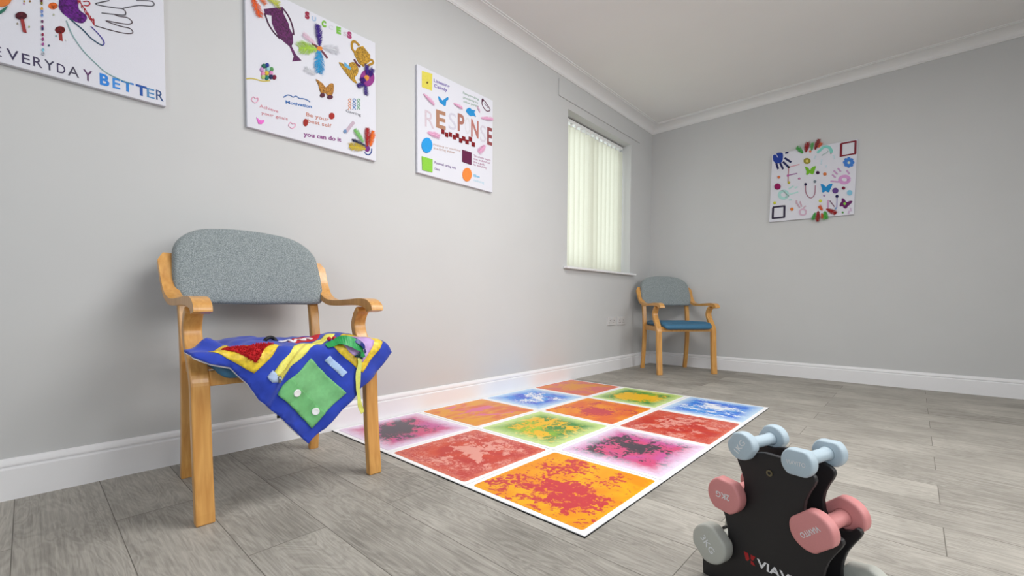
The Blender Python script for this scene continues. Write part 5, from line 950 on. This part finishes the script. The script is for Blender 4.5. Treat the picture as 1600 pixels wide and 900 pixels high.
def make_dumbbell(R, flat, L, ht, hr, m, txt, tang, tw, th_):
    # local: axis along +y from the front face at y=0; flats parallel to local x before the roll
    r = empty('dumbbell')
    n = 40; prof = []
    for k in range(n):
        a = 2*PI*k/n; x = R*math.cos(a); z = R*math.sin(a); z = max(-flat, min(flat, z)); prof.append((x, z))
    ca, sa = math.cos(tang), math.sin(tang)
    def ring(bm, sc, y): return [bm.verts.new((x*sc*ca-z*sc*sa, y, x*sc*sa+z*sc*ca)) for x, z in prof]
    for y0 in (0, L-ht):
        bm = bmesh.new(); rr = [ring(bm, s_, y0+y_) for s_, y_ in ((.86, .0), (.93, .0008), (.98, .003), (1, .0065), (1, ht-.0065), (.98, ht-.003), (.93, ht-.0008), (.86, ht))]
        for a_, b_ in zip(rr, rr[1:]):
            for k in range(n): bm.faces.new((a_[k], a_[(k+1) % n], b_[(k+1) % n], b_[k]))
        bm.faces.new(rr[0][::-1]); bm.faces.new(rr[-1]); obj('head', bm, m, r, smooth=True)
    bm = bmesh.new(); rr = []; prf = [(hr*1.25, ht-.002), (hr*1.1, ht+.004), (hr, ht+.010), (hr*1.04, L/2), (hr, L-ht-.010), (hr*1.1, L-ht-.004), (hr*1.25, L-ht+.002)]
    for q, y_ in prf: rr.append([bm.verts.new((q*math.cos(2*PI*k/24), y_, q*math.sin(2*PI*k/24))) for k in range(24)])
    for a_, b_ in zip(rr, rr[1:]):
        for k in range(24): bm.faces.new((a_[k], a_[(k+1) % 24], b_[(k+1) % 24], b_[k]))
    bm.faces.new(rr[0][::-1]); bm.faces.new(rr[-1]); obj('handle', bm, m, r, smooth=True)
    T = lambda u, v, d: (u*math.cos(tw)-v*math.sin(tw), -.0001-d, u*math.sin(tw)+v*math.cos(tw))
    w_ = th_; h_ = w_*(.25 if len(txt) > 4 else .40)
    obj('lettering', text_bm(txt, (-w_/2, -h_/2), (w_/2, -h_/2), h_, .008, T, .0001), mat('white_print', (228, 230, 232), .6), r)
    return r
m_b1 = mat('pale_blue_vinyl', (182, 200, 211), .48, .02, 300, .05); m_p2 = mat('dusty_pink_vinyl', (216, 142, 141), .5, .02, 300, .05); m_g3 = mat('light_grey_vinyl', (186, 188, 180), .48, .02, 300, .05)
RM = Matrix.Translation(RACKP) @ Matrix.Rotation(-TH, 4, 'Z')
G = 'paired dumbbells resting on the rack'
specs = [
 (-.0535, .3325, .0290, .0262, .1365, .025, .0120, m_b1, '1KG', math.radians(60), math.radians(60), .030, 'pale blue 1 kg dumbbell on the rack top, the left one'),
 (.0575, .3325, .0290, .0245, .1365, .025, .0120, m_b1, 'VIAVITO', 0.04, 0.04, .034, 'pale blue dumbbell on the rack top with its brand lettering facing front'),
 (-.0870, .2155, .0385, .0345, .145, .028, .0140, m_p2, '2KG', math.radians(-5), math.radians(181), .032, 'pink 2 kg dumbbell on the left side of the rack'),
 (.0870, .2155, .0385, .0335, .145, .028, .0140, m_p2, 'VIAVITO', math.radians(42), math.radians(222), .040, 'pink dumbbell on the right side of the rack'),
 (-.1190, .0945, .0425, .0385, .149, .031, .0145, m_g3, '3KG', math.radians(-42), math.radians(-42), .038, 'grey 3 kg dumbbell on the left side near the floor'),
 (.1240, .0945, .0425, .0385, .149, .031, .0145, m_g3, '3KG', math.radians(15), math.radians(15), .038, 'grey dumbbell on the bottom right of the rack, mostly cut off by the photo edge')]
for x, z, R, fl_, L, ht, hr, m, tx, ta, tw, ths, lab in specs:
    d = make_dumbbell(R, fl_, L, ht, hr, m, tx, ta, tw, ths); d.matrix_world = RM @ Matrix.Translation((x, -.0285-.003*(R > .03)-.002*(R > .04), z)); tag(d, lab, 'dumbbell', G)
